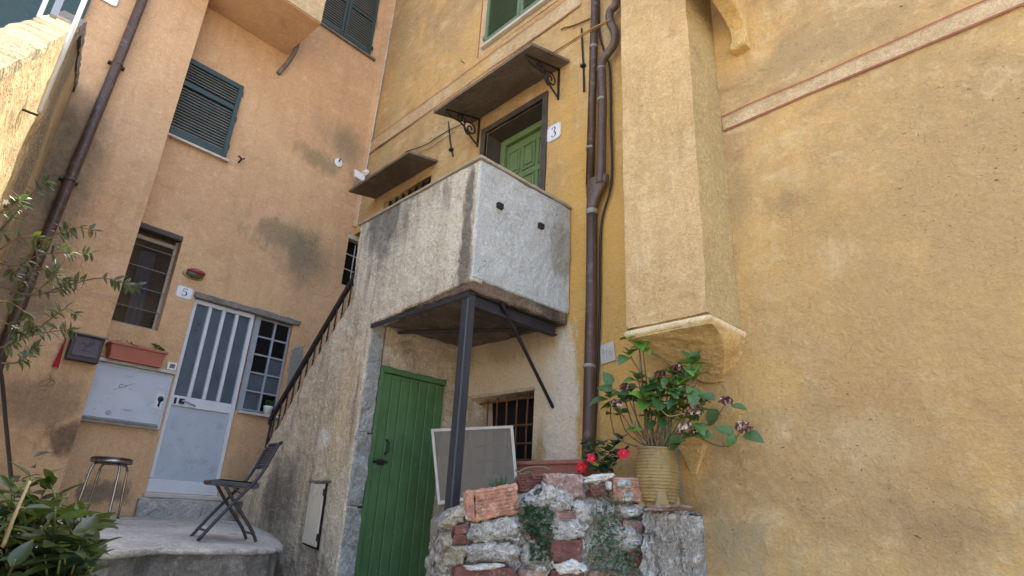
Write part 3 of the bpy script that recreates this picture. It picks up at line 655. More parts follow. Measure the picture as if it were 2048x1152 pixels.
# body under the flight with its steps
nst = 11; bx = [(-7.15, GZ), (EX - .02, GZ), (EX - .02, 1.64)]; run = (7.0 - 5.2) / nst; z0 = -.23; rise = (1.9 - z0) / nst
top = [(EX - .12, 1.9)]
for k in range(nst): x = -5.2 - k * run; z = 1.9 - k * rise; top += [(x, z), (x, z - rise)]
MB().prism([(-7.0, GZ), (EX - .12, GZ)] + top, YF + .131, YW - .012).build('flight', M['concrete'], st)
# end wall with the cellar door opening, jamb stones
DY0, DY1, DZT = 2.968, 3.765, 1.277
ew = MB(); ew.box(EX - .10, EX, DY0, DY1, DZT + .001, 1.66).box(EX - .10, EX, DY1 + .001, YW - .013, -.8, 1.66)
ew.build('end_wall', M['alcove'], st, sub=.07, jit=.014)
zz = [-.8, .0, .63, 1.66]
for i in range(3):
    MB().box(EX - .13, EX + .006 + .008 * (i % 2), YF + .012, DY0 - .004 * (i % 3), zz[i] + .002, zz[i + 1] - .002).build('jamb_stone', M['jamb'], st, bevel=.012, sub=.05, jit=.016)
# cellar door: frame and tongue and groove boards
cd_ = MB().box(EX - .11, EX - .03, DY0, DY1, -.8, -.76).build('cellar_door', M['doorgreen'], st)
MB().box(EX - .08, EX - .005, DY0 + .001, DY0 + .045, -.76, DZT).box(EX - .08, EX - .005, DY0 + .045, DY1 - .001, DZT - .055, DZT).build('door_frame', M['doorgreen'], cd_, bevel=.004)
nb = 7; bw = (DY1 - DY0 - .05) / nb
for i in range(nb):
    MB().box(EX - .07, EX - .03, DY0 + .048 + i * bw + .003, DY0 + .048 + (i + 1) * bw - .003, -.76, DZT - .058).build('board', M['doorgreen'], cd_, bevel=.006)
dhx = EX - .028
MB().tube([(dhx, DY0 + .17, .60), (dhx + .035, DY0 + .175, .58), (dhx + .04, DY0 + .175, .50), (dhx, DY0 + .17, .47)], .011, 6).build('handle', M['iron'], cd_)
MB().tube([(dhx + .012, DY0 + .04, .395), (dhx + .012, DY0 + .2, .40)], .012, 6).box(dhx - .004, dhx + .015, DY0 + .10, DY0 + .17, .37, .42).build('bolt', M['iron'], cd_)
# balcony: side panel, coping, slab, beams, brace, post
MB().box(BX - .12, BX, YF + .006, YW - .012, 1.765, 2.862).build('balcony_side', M['bluegrey'], st, bevel=.010, sub=.06, jit=.009)
cp = MB().box(-5.45, BX + .02, YF - .022, YF + .15, 2.866, 2.892); cp.build('coping', M['wood'], st, bevel=.005, sub=.1, jit=.006)
MB().box(BX - .13, BX + .02, YF + .151, YW - .012, 2.864, 2.892).build('coping', M['wood'], st, bevel=.005, sub=.1, jit=.006)
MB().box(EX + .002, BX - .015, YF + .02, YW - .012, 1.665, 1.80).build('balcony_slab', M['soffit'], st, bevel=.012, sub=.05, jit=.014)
for i, (y0, y1) in enumerate(((2.86, 3.9),)):
    MB().box(BX - .13, BX - .06, y0, y1, 1.655, 1.668).box(BX - .10, BX - .09, y0, y1, 1.565, 1.655).box(BX - .13, BX - .06, y0, y1, 1.552, 1.565).build('beam', M['steeldark'], st)
MB().box(EX + .003, BX - .02, YF - .004, YF + .06, 1.630, 1.64).box(EX + .003, BX - .02, YF - .004, YF + .006, 1.60, 1.630).build('angle_iron', M['steeldark'], st)
MB().tube([(EX + .02, YF + .30, 1.63), (BX - .14, 3.82, 1.61)], .016, 6).build('tie_bar', M['steeldark'], st)
br0 = onX(1003, 608, BX - .05); MB().tube([(BX - .05, br0.y, 1.66), (R2(1106, 815)[0], YW, R2(1106, 815)[1])], .016, 8).build('brace', M['iron'], st)
pc = onZ(922, 598, 1.63); MB().box(BX - .108, BX - .026, YF + .004, YF + .086, GZ, 1.632).build('post', M['steel'], st, bevel=.008)
for px, py in ((998, 413), (1080, 453)):
    p = onX(px, py, BX); MB().box(BX - .01, BX + .03, p.y - .03, p.y + .03, p.z - .024, p.z + .024).build('bolt_head', M['iron'], st)
# iron railing with balusters along the flight
def slope(x): return .46 + (x + 6.95) * (1.93 - .46) / 1.62
rl = MB(); rl.tube([(-6.98, YF + .07, slope(-6.98) + .02), (-6.96, YF + .07, slope(-6.96) + .46)], .016, 6).build('newel', M['iron'], st)
rx = [-6.97, -5.36]
def barbox(m, x0, z0, x1, z1, h, y0, y1):
    m.hexa([(x0, y0, z0 - h), (x1, y0, z1 - h), (x1, y1, z1 - h), (x0, y1, z0 - h), (x0, y0, z0), (x1, y0, z1), (x1, y1, z1), (x0, y1, z0)]); return m
barbox(MB(), -7.0, slope(-7.0) + .50, -5.30, slope(-5.30) + .585, .085, YF + .045, YF + .085).build('handrail', M['iron'], st, bevel=.006)
barbox(MB(), -7.0, slope(-7.0) + .10, -5.38, slope(-5.38) + .10, .018, YF + .045, YF + .085).build('bottom_rail', M['iron'], st)
bm_ = MB().lathe((0, 0, 0), [(.008, 0), (.008, .05), (.016, .058), (.016, .07), (.010, .08), (.020, .095), (.020, .115), (.010, .13), (.009, .25), (.014, .26), (.009, .27), (.009, .50)], 8).mesh('baluster', M['iron'])
for k in range(13):
    x = -6.88 + k * .122; inst('baluster', bm_, Matrix.Translation((x, YF + .065, slope(x) + .03)), st)
# box of the little cupboard in the stair wall
MB().box(-5.60, -5.205, YF - .035, YF + .0, .196, .212).build('hatch_ledge', M['greycap'], st, bevel=.003)
hp = [(-5.535, .19), (-5.275, .19), (-5.25, -.36), (-5.52, -.325)]
hb = MB().prism([(-5.542, .185), (-5.262, .185), (-5.246, -.372), (-5.535, -.340)], YF - .016, YF - .001).build('hatch_shade_plate', M['void'], st)  # black plate proud of the wall, painted in for shade around the hatch
MB().prism([(-5.53, .18), (-5.275, .18), (-5.262, -.35), (-5.525, -.325)], YF - .034, YF - .017).build('hatch_door', M['paleboard'], hb, bevel=.003)
MB().box(-5.272, -5.25, YF - .036, YF - .012, .08, .14).build('hinge', M['iron'], hb); MB().box(-5.264, -5.242, YF - .036, YF - .012, -.30, -.24).build('hinge', M['iron'], hb)
MB().hexa([(-5.46, YF - .05, .12), (-5.42, YF - .05, .10), (-5.41, YF - .031, .10), (-5.46, YF - .031, .12), (-5.48, YF - .05, .185), (-5.40, YF - .05, .17), (-5.40, YF - .031, .17), (-5.48, YF - .031, .185)]).build('latch', M['sill'], hb)

# ------------------------------------------------------------------ left stair parapet (partly in the sun)
def PY(x): return .127 - .054 * (x + 7.3)
ps = thing('stair_parapet', V((-4, PY(-4), GZ)), 'sunlit rough plaster parapet of the stair climbing to the upper left landing', 'parapet')
pt = [(-7.30, 4.20), (-4.92, 3.37), (-4.40, 2.95), (-2.19, 1.22), (-1.3, .52)]
m = MB()
def ptop(x):
    for (x0, z0), (x1, z1) in zip(pt, pt[1:]):
        if x0 <= x <= x1: return z0 + (z1 - z0) * (x - x0) / (x1 - x0)
    return pt[-1][1]
pbot = lambda x: GZ if x < -5.3 or x > -1.9 else max(GZ, ptop(x) - 1.95 + max(0, -5.0 - x) * -3)
m.grid(lambda u, v: (-7.3 + 6 * u, PY(-7.3 + 6 * u) + .018 * fbm((u * 6, v * 5, 0), 1.5, 4), pbot(-7.3 + 6 * u) + (ptop(-7.3 + 6 * u) - .05 - pbot(-7.3 + 6 * u)) * v), 90, 60)
m.build('side_wall', M['parapet'], ps, smooth=True)
m = MB(); m.grid(lambda u, v: (-1.3, PY(-1.3) - .11 * v, GZ + (.47 - GZ) * u), 6, 4); m.grid(lambda u, v: (-7.3 + 6 * u, PY(-7.3 + 6 * u) - .11, pbot(-7.3 + 6 * u) + (ptop(-7.3 + 6 * u) - .05 - pbot(-7.3 + 6 * u)) * v), 90, 20); m.grid(lambda u, v: (-7.3 + 6 * u, PY(-7.3 + 6 * u) - .11 * v, pbot(-7.3 + 6 * u)), 90, 2); m.build('back_wall', M['parapet'], ps)
def cope(x0, x1, name, mat, th=.06, w0=.02, w1=.125):
    n = 26; m = MB()
    for i in range(n + 1):
        x = x0 + (x1 - x0) * i / n; z = ptop(x); y = PY(x); j = .012 * fbm((x, z, 0), 6, 4)
        m.v += [V((x, y + w0 + j, z - th)), V((x, y + w0 + j, z)), V((x, y - w1 + j, z + .0)), V((x, y - w1 + j, z - th))]
    for i in range(n):
        for k in range(4): a = 4 * i + k; b = 4 * i + (k + 1) % 4; m.f.append((a, b, b + 4, a + 4))
    m.f += [(0, 1, 2, 3), (4 * n + 3, 4 * n + 2, 4 * n + 1, 4 * n)]
    return m.build(name, mat, ps)
cope(-3.585, -1.3, 'coping', M['copestone'], .055); cope(-4.41, -3.60, 'coping', M['copestone'], .055)
cope(-7.28, -4.425, 'landing_coping', M['greycap'], .13, .02)
# white clothes pole fixed to the parapet, two rails
px_ = -3.32
cp = thing('clothes_pole', V((px_, PY(px_) + .05, 1.6)), 'thin white metal pole fixed upright against the sunlit parapet', 'pole')
MB().tube([(px_, PY(px_) + .06, onX(50, 213, px_).z), (px_, PY(px_) + .06, 3.1)], .011, 8).build('pole', M['lampwhite'], cp, smooth=True)
MB().box(px_ - .235, px_ - .20, PY(px_) - .05, PY(px_) - .02, 2.35, 3.2).build('rail', M['alugrey'], cp); MB().box(px_ - .30, px_ - .28, PY(px_) - .10, PY(px_) - .08, 2.35, 3.2).build('rail', M['lampwhite'], cp)
MB().tube([(px_, PY(px_), 1.66), (px_, PY(px_) + .06, 1.66)], .006, 6).build('bracket', M['iron'], cp)
# ------------------------------------------------------------------ canopies over the door and the little window
def canopy(name, label, x0, x1, zi, zo, yo, th, brackets):
    t = thing(name, V(((x0 + x1) / 2, YW, zi)), label, 'canopy', 'slate canopies on the yellow house')
    n = 12; m = MB()
    m.grid(lambda u, v: (x0 + (x1 - x0) * u, YW - .005 + (yo - YW) * v, zi + (zo - zi) * v + .006 * fbm((u * 4, v * 2, 1), 1, 3)), n, 6)
    m.grid(lambda u, v: (x0 + (x1 - x0) * u, YW - .005 + (yo - YW) * v, zi + (zo - zi) * v + th + .006 * fbm((u * 4, v * 2, 1), 1, 3)), n, 6)
    m.grid(lambda u, v: (x0 + (x1 - x0) * u, yo, zo + th * v + .006 * fbm((u * 4, 2, 1), 1, 3)), n, 1)
    for x in (x0, x1): m.grid(lambda u, v: (x, YW - .005 + (yo - YW) * u, zi + (zo - zi) * u + th * v + .006 * fbm((0 if x == x0 else 4, u * 2, 1), 1, 3)), 6, 1)
    m.build('slab', M['slate'], t)
    rim = MB().box(x1 - .09, x1 + .006, yo - .004, YW - .01, 0, 0.001)
    for x in brackets:
        b = MB(); L = YW - yo - .06
        b.box(x - .012, x + .012, YW - .016, YW - .002, zi - .43, zi - .01)
        zf = lambda d: zi + (zo - zi) * d / (YW - yo) - .012
        b.tube([(x, YW - .01, zf(0)), (x, YW - L, zf(L))], .011, 6)
        br = b.build('bracket', M['iron'], t)
        # S scroll: from the front of the arm down to the wall, curling into two volutes
        c1 = V((0, YW - .14, zi - .23)); sp = []
        for k in range(34):
            a = k / 33 * 3.6 * math.pi; r = .012 + .10 * k / 33; sp.append((x, c1.y + r * math.cos(a - .6), c1.z + r * math.sin(a - .6)))
        MB().tube(sp, .010, 6).build('scroll', M['iron'], br)
        c2 = V((0, YW - .31, zi - .17)); sp = []
        for k in range(26):
            a = k / 25 * 3.0 * math.pi; r = .008 + .06 * k / 25; sp.append((x, c2.y - r * math.cos(a + .4), c2.z + r * math.sin(a + .4)))
        e = sp[-1]
        MB().tube(sp, .010, 6).build('scroll', M['iron'], br)
        MB().tube(cr([(x, YW - L, zf(L) - .01), (x, YW - L * .85, zf(L) - .05), (x, YW - L * .6, zi - .22), (x, YW - .24, zi - .25), (x, YW - .13, zi - .335), (x, YW - .02, zi - .40)], 6), .011, 6).build('scroll', M['iron'], br)
    return t
canopy('door_canopy', 'long slate canopy on scrolled iron brackets above the upper green door', -5.19, -3.505, 4.745, 4.575, 3.40, .035, (-5.02, -3.66))
canopy('window_canopy', 'short slate canopy without brackets above the little barred window', -7.42, -5.86, 4.45, 4.37, 3.54, .035, ())

# ------------------------------------------------------------------ rainwater pipes on the yellow house
def pipe(name, label, pts, r, mat, collars=(), parentgroup='rainwater pipes', seg=14):
    t = thing(name, V(pts[-1]), label, 'pipe', parentgroup)
    MB().tube(pts, r, seg).build('pipe', mat, t, smooth=True)
    for i, (p, rr, h) in enumerate(collars): MB().tube([(p[0], p[1], p[2] - h / 2), (p[0], p[1], p[2] + h / 2)], rr, seg).build('collar', M['solder'], t, smooth=True)
    return t
yp = YW - .085; x1 = -3.165; x2 = -3.02
P1 = [(x1 + .0, yp, 8.0), (x1 + .005, yp, 5.4), (x1 - .0, yp, 3.0), (x1, yp, 2.7)]
P1 = [(onY(1190, 0, yp).x, yp, 7.5), (onY(1190, 0, yp).x, yp, onY(1190, 0, yp).z), (onY(1180, 363, yp).x, yp, 3.0)]
t1 = pipe('slim_downpipe', 'straight upper brown downpipe left of the copper pipe with the swan neck', P1, .042, M['pipe'], [((onY(1187, 95, yp).x, yp, onY(1187, 95, yp).z), .047, .03), ((onY(1181, 297, yp).x, yp, onY(1181, 297, yp).z), .047, .025)])
PB = [(onY(1184, 425, yp).x, yp, onY(1184, 425, yp).z), (onY(1183, 600, yp).x, yp, onY(1183, 600, yp).z), (onY(1176, 920, yp).x, yp, onY(1176, 920, yp).z), (onY(1176, 920, yp).x, yp, -1.3)]
t2 = pipe('main_downpipe', 'thick lower brown downpipe running behind the brick planter', PB, .052, M['pipe'], [(tuple(onY(1179, 733, yp)), .058, .03), ((PB[0][0], yp, PB[0][2] + .0), .058, .05)])
hopx = PB[0][0]; hz0 = PB[0][2] + .02; hz1 = onY(1178, 378, yp).z + .02
m = MB(); a0, a1 = onY(1173, 375, yp).x, onY(1217, 372, yp).x
rows_ = [(hopx - .055, hopx + .055, hz0), (hopx - .05, hopx + .085, hz0 + .10), (a0, a1, hz1), (a0, a1, hz1 + .05)]
for xa, xb, z in rows_:
    n = 16
    for k in range(n):
        t = 2 * math.pi * k / n; m.v.append(V(((xa + xb) / 2 + (xb - xa) / 2 * math.cos(t), yp + .056 * math.sin(t), z)))
for i in range(3):
    for k in range(16): a = i * 16 + k; b = i * 16 + (k + 1) % 16; m.f.append((a, b, b + 16, a + 16))
m.build('junction_hopper', M['copper'], t2, smooth=True)
sw_ = [(1238, -30), (1232, 8), (1222, 20), (1219, 32), (1222, 48), (1229, 62), (1230, 78), (1226, 92), (1216, 106), (1207, 118), (1203, 132), (1204, 160), (1205, 200), (1204, 260), (1203, 320), (1201, 368)]
pts = [tuple(onY(a, b, yp - .02)) for a, b in sw_]
pts = [(pts[0][0] + .25, pts[0][1], pts[0][2] + .35)] + pts
pts = cr(pts, 5)
pipe('swan_neck_pipe', 'weathered copper pipe with a swan neck beside the chimney breast', pts, .044, M['copper'], [(tuple(onY(1204, 200, yp - .02)), .049, .03), (tuple(onY(1203, 138, yp - .02)), .048, .012)])
# cables
def cable(name, label, pts, r, mat): return MB().tube(cr(pts, 6), r, 6).build(name, mat, None, smooth=True, label=label, cat='cable')
cable('black_cable', 'black cable hugging the right side of the brown downpipes', [tuple(onY(a, b, YW - .03)) for a, b in ((1198, -20), (1199, 60), (1210, 110), (1220, 140), (1222, 250), (1224, 340), (1219, 385), (1206, 430), (1201, 480), (1200, 600), (1196, 740), (1188, 890))], .011, M['cable'])
cable('tan_cable', 'tan twisted cable sagging from the long canopy to the swan neck pipe', [tuple(onY(a, b, YW - .15)) for a, b in ((1108, 104), (1140, 84), (1175, 62), (1220, 40))], .010, M['cabley'])
cable('thin_tan_cable', 'second thin tan cable running just under the twisted one', [tuple(onY(a, b, YW - .13)) for a, b in ((1110, 108), (1150, 82), (1190, 58), (1222, 44))], .006, M['cabley'])
cable('drooping_cable', 'thin dark cable drooping between the short and the long canopy', [tuple(onY(a, b, YW - .03)) for a, b in ((810, 304), (850, 290), (872, 276), (895, 262), (925, 248))], .007, M['cable'])
cable('tan_wall_cable', 'thin tan cable drooping below the dark cable between the canopies', [tuple(onY(a, b, YW - .03)) for a, b in ((830, 308), (858, 296), (880, 282), (910, 262))], .006, M['cabley'])
MB().tube(cr([tuple(onY(a, b, YW - .02)) for a, b in ((1122, 60), (1128, 56), (1150, 50), (1183, 36))], 5), .010, 6).build('rusty_rod', M['rust'], None, label='rusty bent rod on the yellow wall above the tan cable', cat='rod')
# iron wall ties
def tie(name, label, pts):
    t = thing(name, V(onY(*pts[-1], YW)), label, 'wall tie', 'iron wall ties')
    q = [tuple(onY(a, b, YW - .015)) for a, b in pts]
    MB().tube(q, .011, 6).build('bar', M['iron'], t); c = q[len(q) // 2]; MB().box(c[0] - .025, c[0] + .025, YW - .045, YW - .0, c[2] - .015, c[2] + .015).build('anchor', M['iron'], t)
tie('wall_tie', 'long iron wall tie on the yellow wall beside the long canopy', [(1163, 57), (1165, 100), (1167, 132), (1168, 183)])
tie('wall_tie', 'short iron wall tie hanging below the left bracket of the long canopy', [(897, 243), (900, 280), (903, 300), (906, 312)])
h = onY(930, 127, YW); MB().tube([(h.x, YW, h.z), (h.x, YW - .06, h.z), (h.x - .02, YW - .07, h.z + .05)], .007, 6).build('wall_hook', M['shutgreen2'], None, label='small green hook on the pale band of the yellow wall', cat='hook')

# ------------------------------------------------------------------ number plates
def plaque(name, T, ctr, w, h, label, strokes, mat_p, mat_i, out=.006, ang=0, oct_=True):
    t = thing(name, T(ctr[0], 0, ctr[1] - h / 2), label, 'number plate'); c = .15 * min(w, h) if oct_ else .003
    def T2(a, b, z):
        x, y = a * w / 2, z * h / 2; ca, sa = math.cos(ang), math.sin(ang)
        return T(ctr[0] + x * ca - y * sa, b, ctr[1] + x * sa + y * ca)
    k = c / (w / 2); k2 = c / (h / 2)
    pl = MB(T2).prism([(-1, -1 + k2), (-1 + k, -1), (1 - k, -1), (1, -1 + k2), (1, 1 - k2), (1 - k, 1), (-1 + k, 1), (-1, 1 - k2)], .0, out).build('plate', mat_p, t, bevel=.0015)
    if strokes:
        m = MB(T2)
        for s in strokes: m.ribbon(s, out + .0015)
        m.build('digit', mat_i, t, recalc=False)
        if mat_i is not M['engrave']:
            q = [(-.93, -.93 + k2), (-.93 + k, -.93), (.93 - k, -.93), (.93, -.93 + k2), (.93, .93 - k2), (.93 - k, .93), (-.93 + k, .93), (-.93, .93 - k2), (-.93, -.93 + k2)]
            m = MB(T2)
            for a, b in zip(q, q[1:]): m.ribbon([(a[0], a[1], .03), (b[0], b[1], .03)], out + .0012)
            m.build('border_line', mat_i, t, recalc=False)
    return t
s3 = [[(-.26, .36, .14), (-.14, .58, .08), (.05, .62, .06), (.2, .45, .16), (.17, .2, .14), (-.02, .05, .05)], [(-.02, .05, .05), (.2, -.1, .14), (.27, -.35, .18), (.08, -.6, .07), (-.14, -.58, .08), (-.28, -.36, .15)]]
s5 = [[(.26, .6, .12), (-.2, .56, .10)], [(-.2, .6, .05), (-.24, .06, .05)], [(-.24, .05, .05), (-.02, .2, .07), (.2, .06, .15), (.25, -.25, .18), (.06, -.58, .08), (-.14, -.58, .08), (-.28, -.38, .14)]]
s3 = [[(a, c, w * 1.0) for a, c, w in s] for s in s3]
n3c = R2(1108, 264.5); plaque('house_number', FR, n3c, .20, .21, 'white enamel plate reading 3 beside the upper green door', s3, M['plate'], M['ink'])
n5c = L2(369, 585); plaque('house_number', FL, n5c, .19, .155, 'white enamel plate reading 5 above the aluminium door', s5, M['plate'], M['inkblue'])
n7c = L2(217, -4, JB); plaque('house_number', lambda a, b, c: FL(a, b + JB + .012, c), n7c, .19, .155, 'white enamel plate at the very top left by the landing door', None, M['plate'], M['inkblue'])
s9 = [[(-.35, .28, .05), (-.5, .45, .05), (-.65, .3, .05), (-.6, .05, .05), (-.4, .1, .05), (-.35, .3, .05), (-.38, -.2, .05), (-.6, -.45, .05)], [(-.05, .5, .05), (-.05, .0, .05), (-.05, -.45, .05)], [(.55, .5, .05), (.35, .2, .05), (.28, -.2, .05), (.45, -.42, .05), (.62, -.2, .05), (.48, .02, .05), (.3, -.12, .05)]]
pc_ = R2(1216, 706); plaque('marble_plaque', FR, pc_, .15, .17, 'small worn marble plaque with faint engraved 916 right of the downpipe', s9, M['marble'], M['engrave'], .012, .12, False)

# ------------------------------------------------------------------ fittings on the orange house
lc = L2(387, 549)
lp = thing('wall_lamp', FL(lc[0], 0, lc[1] - .06), 'small oval bulkhead lamp with red hood above the number 5 plate', 'lamp')
def oval(T, a, c, ra, rc, b0, b1, k=1.0, n=20, half=None):
    m = MB(T); L = 5
    for i in range(L + 1):
        t = i / L; s = math.cos(t * math.pi / 2 * k); b = b0 + (b1 - b0) * math.sin(t * math.pi / 2)
        m.v += [T(a + ra * max(s, .05) * math.cos(2 * math.pi * j / n), b, c + rc * max(s, .05) * math.sin(2 * math.pi * j / n)) for j in range(n)]
    for i in range(L):
        for j in range(n): x = i * n + j; y = i * n + (j + 1) % n; m.f.append((x, y, y + n, x + n))
    m.f.append(tuple(range(L * n, L * n + n))); m.f.append(tuple(range(n - 1, -1, -1))); return m
oval(FL, lc[0] - .005, lc[1] - .01, .135, .062, 0, .03).build('base', M['brass'], lp, smooth=True)
oval(FL, lc[0], lc[1] - .012, .10, .045, .03, .09).build('lens', M['lamplens'], lp, smooth=True)
oval(FL, lc[0] + .015, lc[1] + .022, .112, .045, .025, .115).build('hood', M['lampred'], lp, smooth=True)
# mailbox with red ribbon
mc = L2(168, 696, JB); mw, mh = .285, .30
ml = thing('mailbox', FL(mc[0], JB, mc[1] - mh / 2), 'dark purple metal mailbox with hinged lid on the orange wall', 'mailbox')
MB(FL).box(mc[0] - mw / 2, mc[0] + mw / 2, JB + .005, JB + .09, mc[1] - mh / 2, mc[1] + mh / 2 - .02).build('body', M['mailbox'], ml, bevel=.006)
MB(FL).box(mc[0] - mw / 2 + .03, mc[0] + mw / 2 - .03, JB + .0905, JB + .098, mc[1] - mh / 2 + .045, mc[1] + mh / 2 - .06).build('front_panel', M['mailpanel'], ml, bevel=.004)
MB(FL).hexa([(mc[0] - mw / 2 - .02, JB + .0, mc[1] + mh / 2 - .015), (mc[0] + mw / 2 + .02, JB, mc[1] + mh / 2 - .015), (mc[0] + mw / 2 + .02, JB + .13, mc[1] + mh / 2 - .045), (mc[0] - mw / 2 - .02, JB + .13, mc[1] + mh / 2 - .045), (mc[0] - mw / 2 - .02, JB, mc[1] + mh / 2), (mc[0] + mw / 2 + .02, JB, mc[1] + mh / 2), (mc[0] + mw / 2 + .02, JB + .13, mc[1] + mh / 2 - .03), (mc[0] - mw / 2 - .02, JB + .13, mc[1] + mh / 2 - .03)]).build('lid', M['greycap'], ml, bevel=.003)
for s in [[(-.05, .05, .006), (0, .0, .012), (.05, .04, .006)], [(-.03, -.04, .008), (.0, .0, .01), (.02, .06, .006)], [(-.055, -.05, .006), (0, -.045, .012), (.055, -.05, .006)], [(.02, .02, .006), (.05, .06, .01), (.055, .02, .006)], [(-.06, .0, .006), (-.03, .03, .012), (-.02, .0, .006)]]:
    MB(lambda a, b, c: FL(mc[0] + a, JB + .0985 + b, mc[1] + c)).ribbon(s, .001).build('emblem', M['mailbox'], ml, recalc=False)
for k in range(9):
    for sgn in (-1, 1):
        z = mc[1] - .09 + k * .021; a = mc[0] + sgn * (mw / 2 - .022); MB(FL).box(a - .008, a + .008, JB + .0905, JB + .094, z, z + .007).build('rib', M['mailpanel'], ml)
r0 = L2(131, 676, JB); r1 = L2(109, 735, JB)
MB(FL).grid(lambda u, v: (r0[0] + (r1[0] - r0[0]) * v + (u - .5) * (.008 + .05 * v), JB + .03 + .012 * math.sin(u * 9 + v * 3), r0[1] + (r1[1] - r0[1]) * v), 6, 14).build('red_ribbon', M['redcloth'], None, smooth=True, label='red cloth ribbon hanging left of the mailbox', cat='ribbon')
# electric meter box
ma, mz = (JV + .0 - .06, L2(345, 745)[0]), (.70, 1.345)
mx = thing('meter_box', FL(sum(ma) / 2, 0, mz[0]), 'pale grey electric meter cabinet with black lock under the flower box', 'cabinet')
MB(FL).box(ma[0], ma[1], .005, .06, mz[0], mz[1] - .012).build('body', M['meter'], mx, bevel=.006)
MB(FL).box(ma[0], ma[1] - .035, .061, .075, mz[0] + .05, mz[1] - .05).build('door', M['meter'], mx, bevel=.004)
MB(FL).box(ma[0], ma[1] + .015, .0, .10, mz[1] - .011, mz[1] + .025).build('lid', M['sill'], mx, bevel=.006)
MB(FL).box(ma[0], ma[1] - .03, .061, .070, mz[0] + .012, mz[0] + .04).build('gap_shade_strip', M['greycap'], mx)  # solid grey strip, its tone painted in for the shade of a gap
lk = MB(FL).box(ma[1] - .125, ma[1] - .045, .0755, .082, mz[0] + .22, mz[0] + .40).build('lock_plate', M['alu'], mx, bevel=.003)
oval(FL, ma[1] - .078, mz[0] + .335, .030, .034, .082, .105).build('lock', M['ink'], mx, smooth=True); MB(FL).box(ma[1] - .095, ma[1] - .075, .083, .10, mz[0] + .25, mz[0] + .31).build('key_lever', M['ink'], mx, bevel=.004)
T5 = lambda a, b, c: FL((ma[0] + ma[1]) / 2 + a, .0755 + b, mz[0] + .40 + c)
for s in [[(-.12, -.05, .004), (0, .02, .004), (.07, .06, .004)], [(-.07, .02, .006), (-.03, .024, .006)], [(-.07, -.01, .006), (-.03, -.006, .006)], [(-.068, .02, .006), (-.07, -.01, .006)], [(-.01, .022, .006), (.02, .026, .006)], [(-.01, -.008, .006), (-.01, .022, .006)], [(.03, -.012, .005), (.06, -.006, .005)]]:
    MB(T5).ribbon(s, .001).build('scratched_mark', M['greycap'], mx, recalc=False)
oval(FL, (ma[0] + ma[1]) / 2 - .1, mz[0] + .11, .028, .028, .0755, .0775).build('blank_cap', M['alugrey'], mx, smooth=True)
MB(FL).box((ma[0] + ma[1]) / 2 + .03, (ma[0] + ma[1]) / 2 + .11, .0755, .078, mz[0] + .155, mz[0] + .17).build('slot', M['alugrey'], mx)
# door bell
bc = L2(341, 733)
db = thing('door_bell', FL(bc[0], 0, bc[1] - .05), 'white door bell box beside the aluminium door', 'door bell')
MB(FL).box(bc[0] - .045, bc[0] + .055, .003, .035, bc[1] - .045, bc[1] + .045).build('case', M['lampwhite'], db, bevel=.005); MB(FL).box(bc[0] - .022, bc[0] + .035, .0355, .039, bc[1] - .024, bc[1] + .026).build('button', M['greycap'], db, bevel=.002)
# hooks, disc, floodlight, curved iron bar
hk = L2(477, 325)
t = thing('iron_hook', FL(hk[0], 0, hk[1]), 'small black iron hook below the middle shutter', 'hook'); MB(FL).tube([(hk[0], 0, hk[1]), (hk[0], .09, hk[1] + .02)], .012, 6).build('shank', M['iron'], t); MB(FL).tube([(hk[0] - .05, .085, hk[1] + .05), (hk[0], .09, hk[1] + .02), (hk[0] + .035, .085, hk[1] + .045)], .012, 6).build('cross_piece', M['iron'], t)
dc = L2(677, 326)
t = thing('wall_disc', FL(dc[0], 0, dc[1] - .08), 'round white cover plate with a short black pin on the stained wall', 'cover plate'); oval(FL, dc[0], dc[1], .075, .075, .005, .02).build('disc', M['plate'], t, smooth=True); MB(FL).tube([(dc[0] - .01, .02, dc[1] + .01), (dc[0] - .005, .06, dc[1] + .05)], .010, 6).build('pin', M['ink'], t)
fc = L2(718, 352, .15)
t = thing('floodlight', FL(fc[0], .1, fc[1] - .1), 'small white floodlight with sensor in the corner between the houses', 'floodlight'); Tf = lambda a, b, c: FL(fc[0] + a, .15 + b, fc[1] + c)
MB(Tf).hexa([(-.09, 0, -.07), (.09, 0, -.09), (.09, .07, -.10), (-.09, .07, -.08), (-.10, 0, .07), (.08, 0, .05), (.08, .03, .05), (-.10, .03, .07)]).build('housing', M['lampwhite'], t, bevel=.008)
MB(Tf).tube([(.07, .03, .07), (.12, .03, .12)], .045, 10).build('sensor', M['lampwhite'], t); MB(Tf).tube([(-.0, 0, -.08), (-.02, -.1, -.12), (.03, -.14, -.18)], .012, 6).build('bracket', M['alugrey'], t)
dd_ = ray(600, 66); b0_ = dd_ * ((ov1 + .05) / TL.dot(dd_)); dd_ = ray(592, 98); b2_ = dd_ * ((ov1 + .04) / TL.dot(dd_)); dd_ = ray(578, 122); b3_ = dd_ * ((DL + .10) / NL.dot(dd_)); dd_ = ray(556, 147); b1_ = dd_ * ((DL + .02) / NL.dot(dd_))
MB().tube(cr([tuple(q) for q in (b0_, b2_, b3_, b1_)], 6), .034, 8).build('curved_pipe_stub', M['slate'], None, smooth=True, label='short curved dark pipe stub under the oriel corner', cat='pipe')
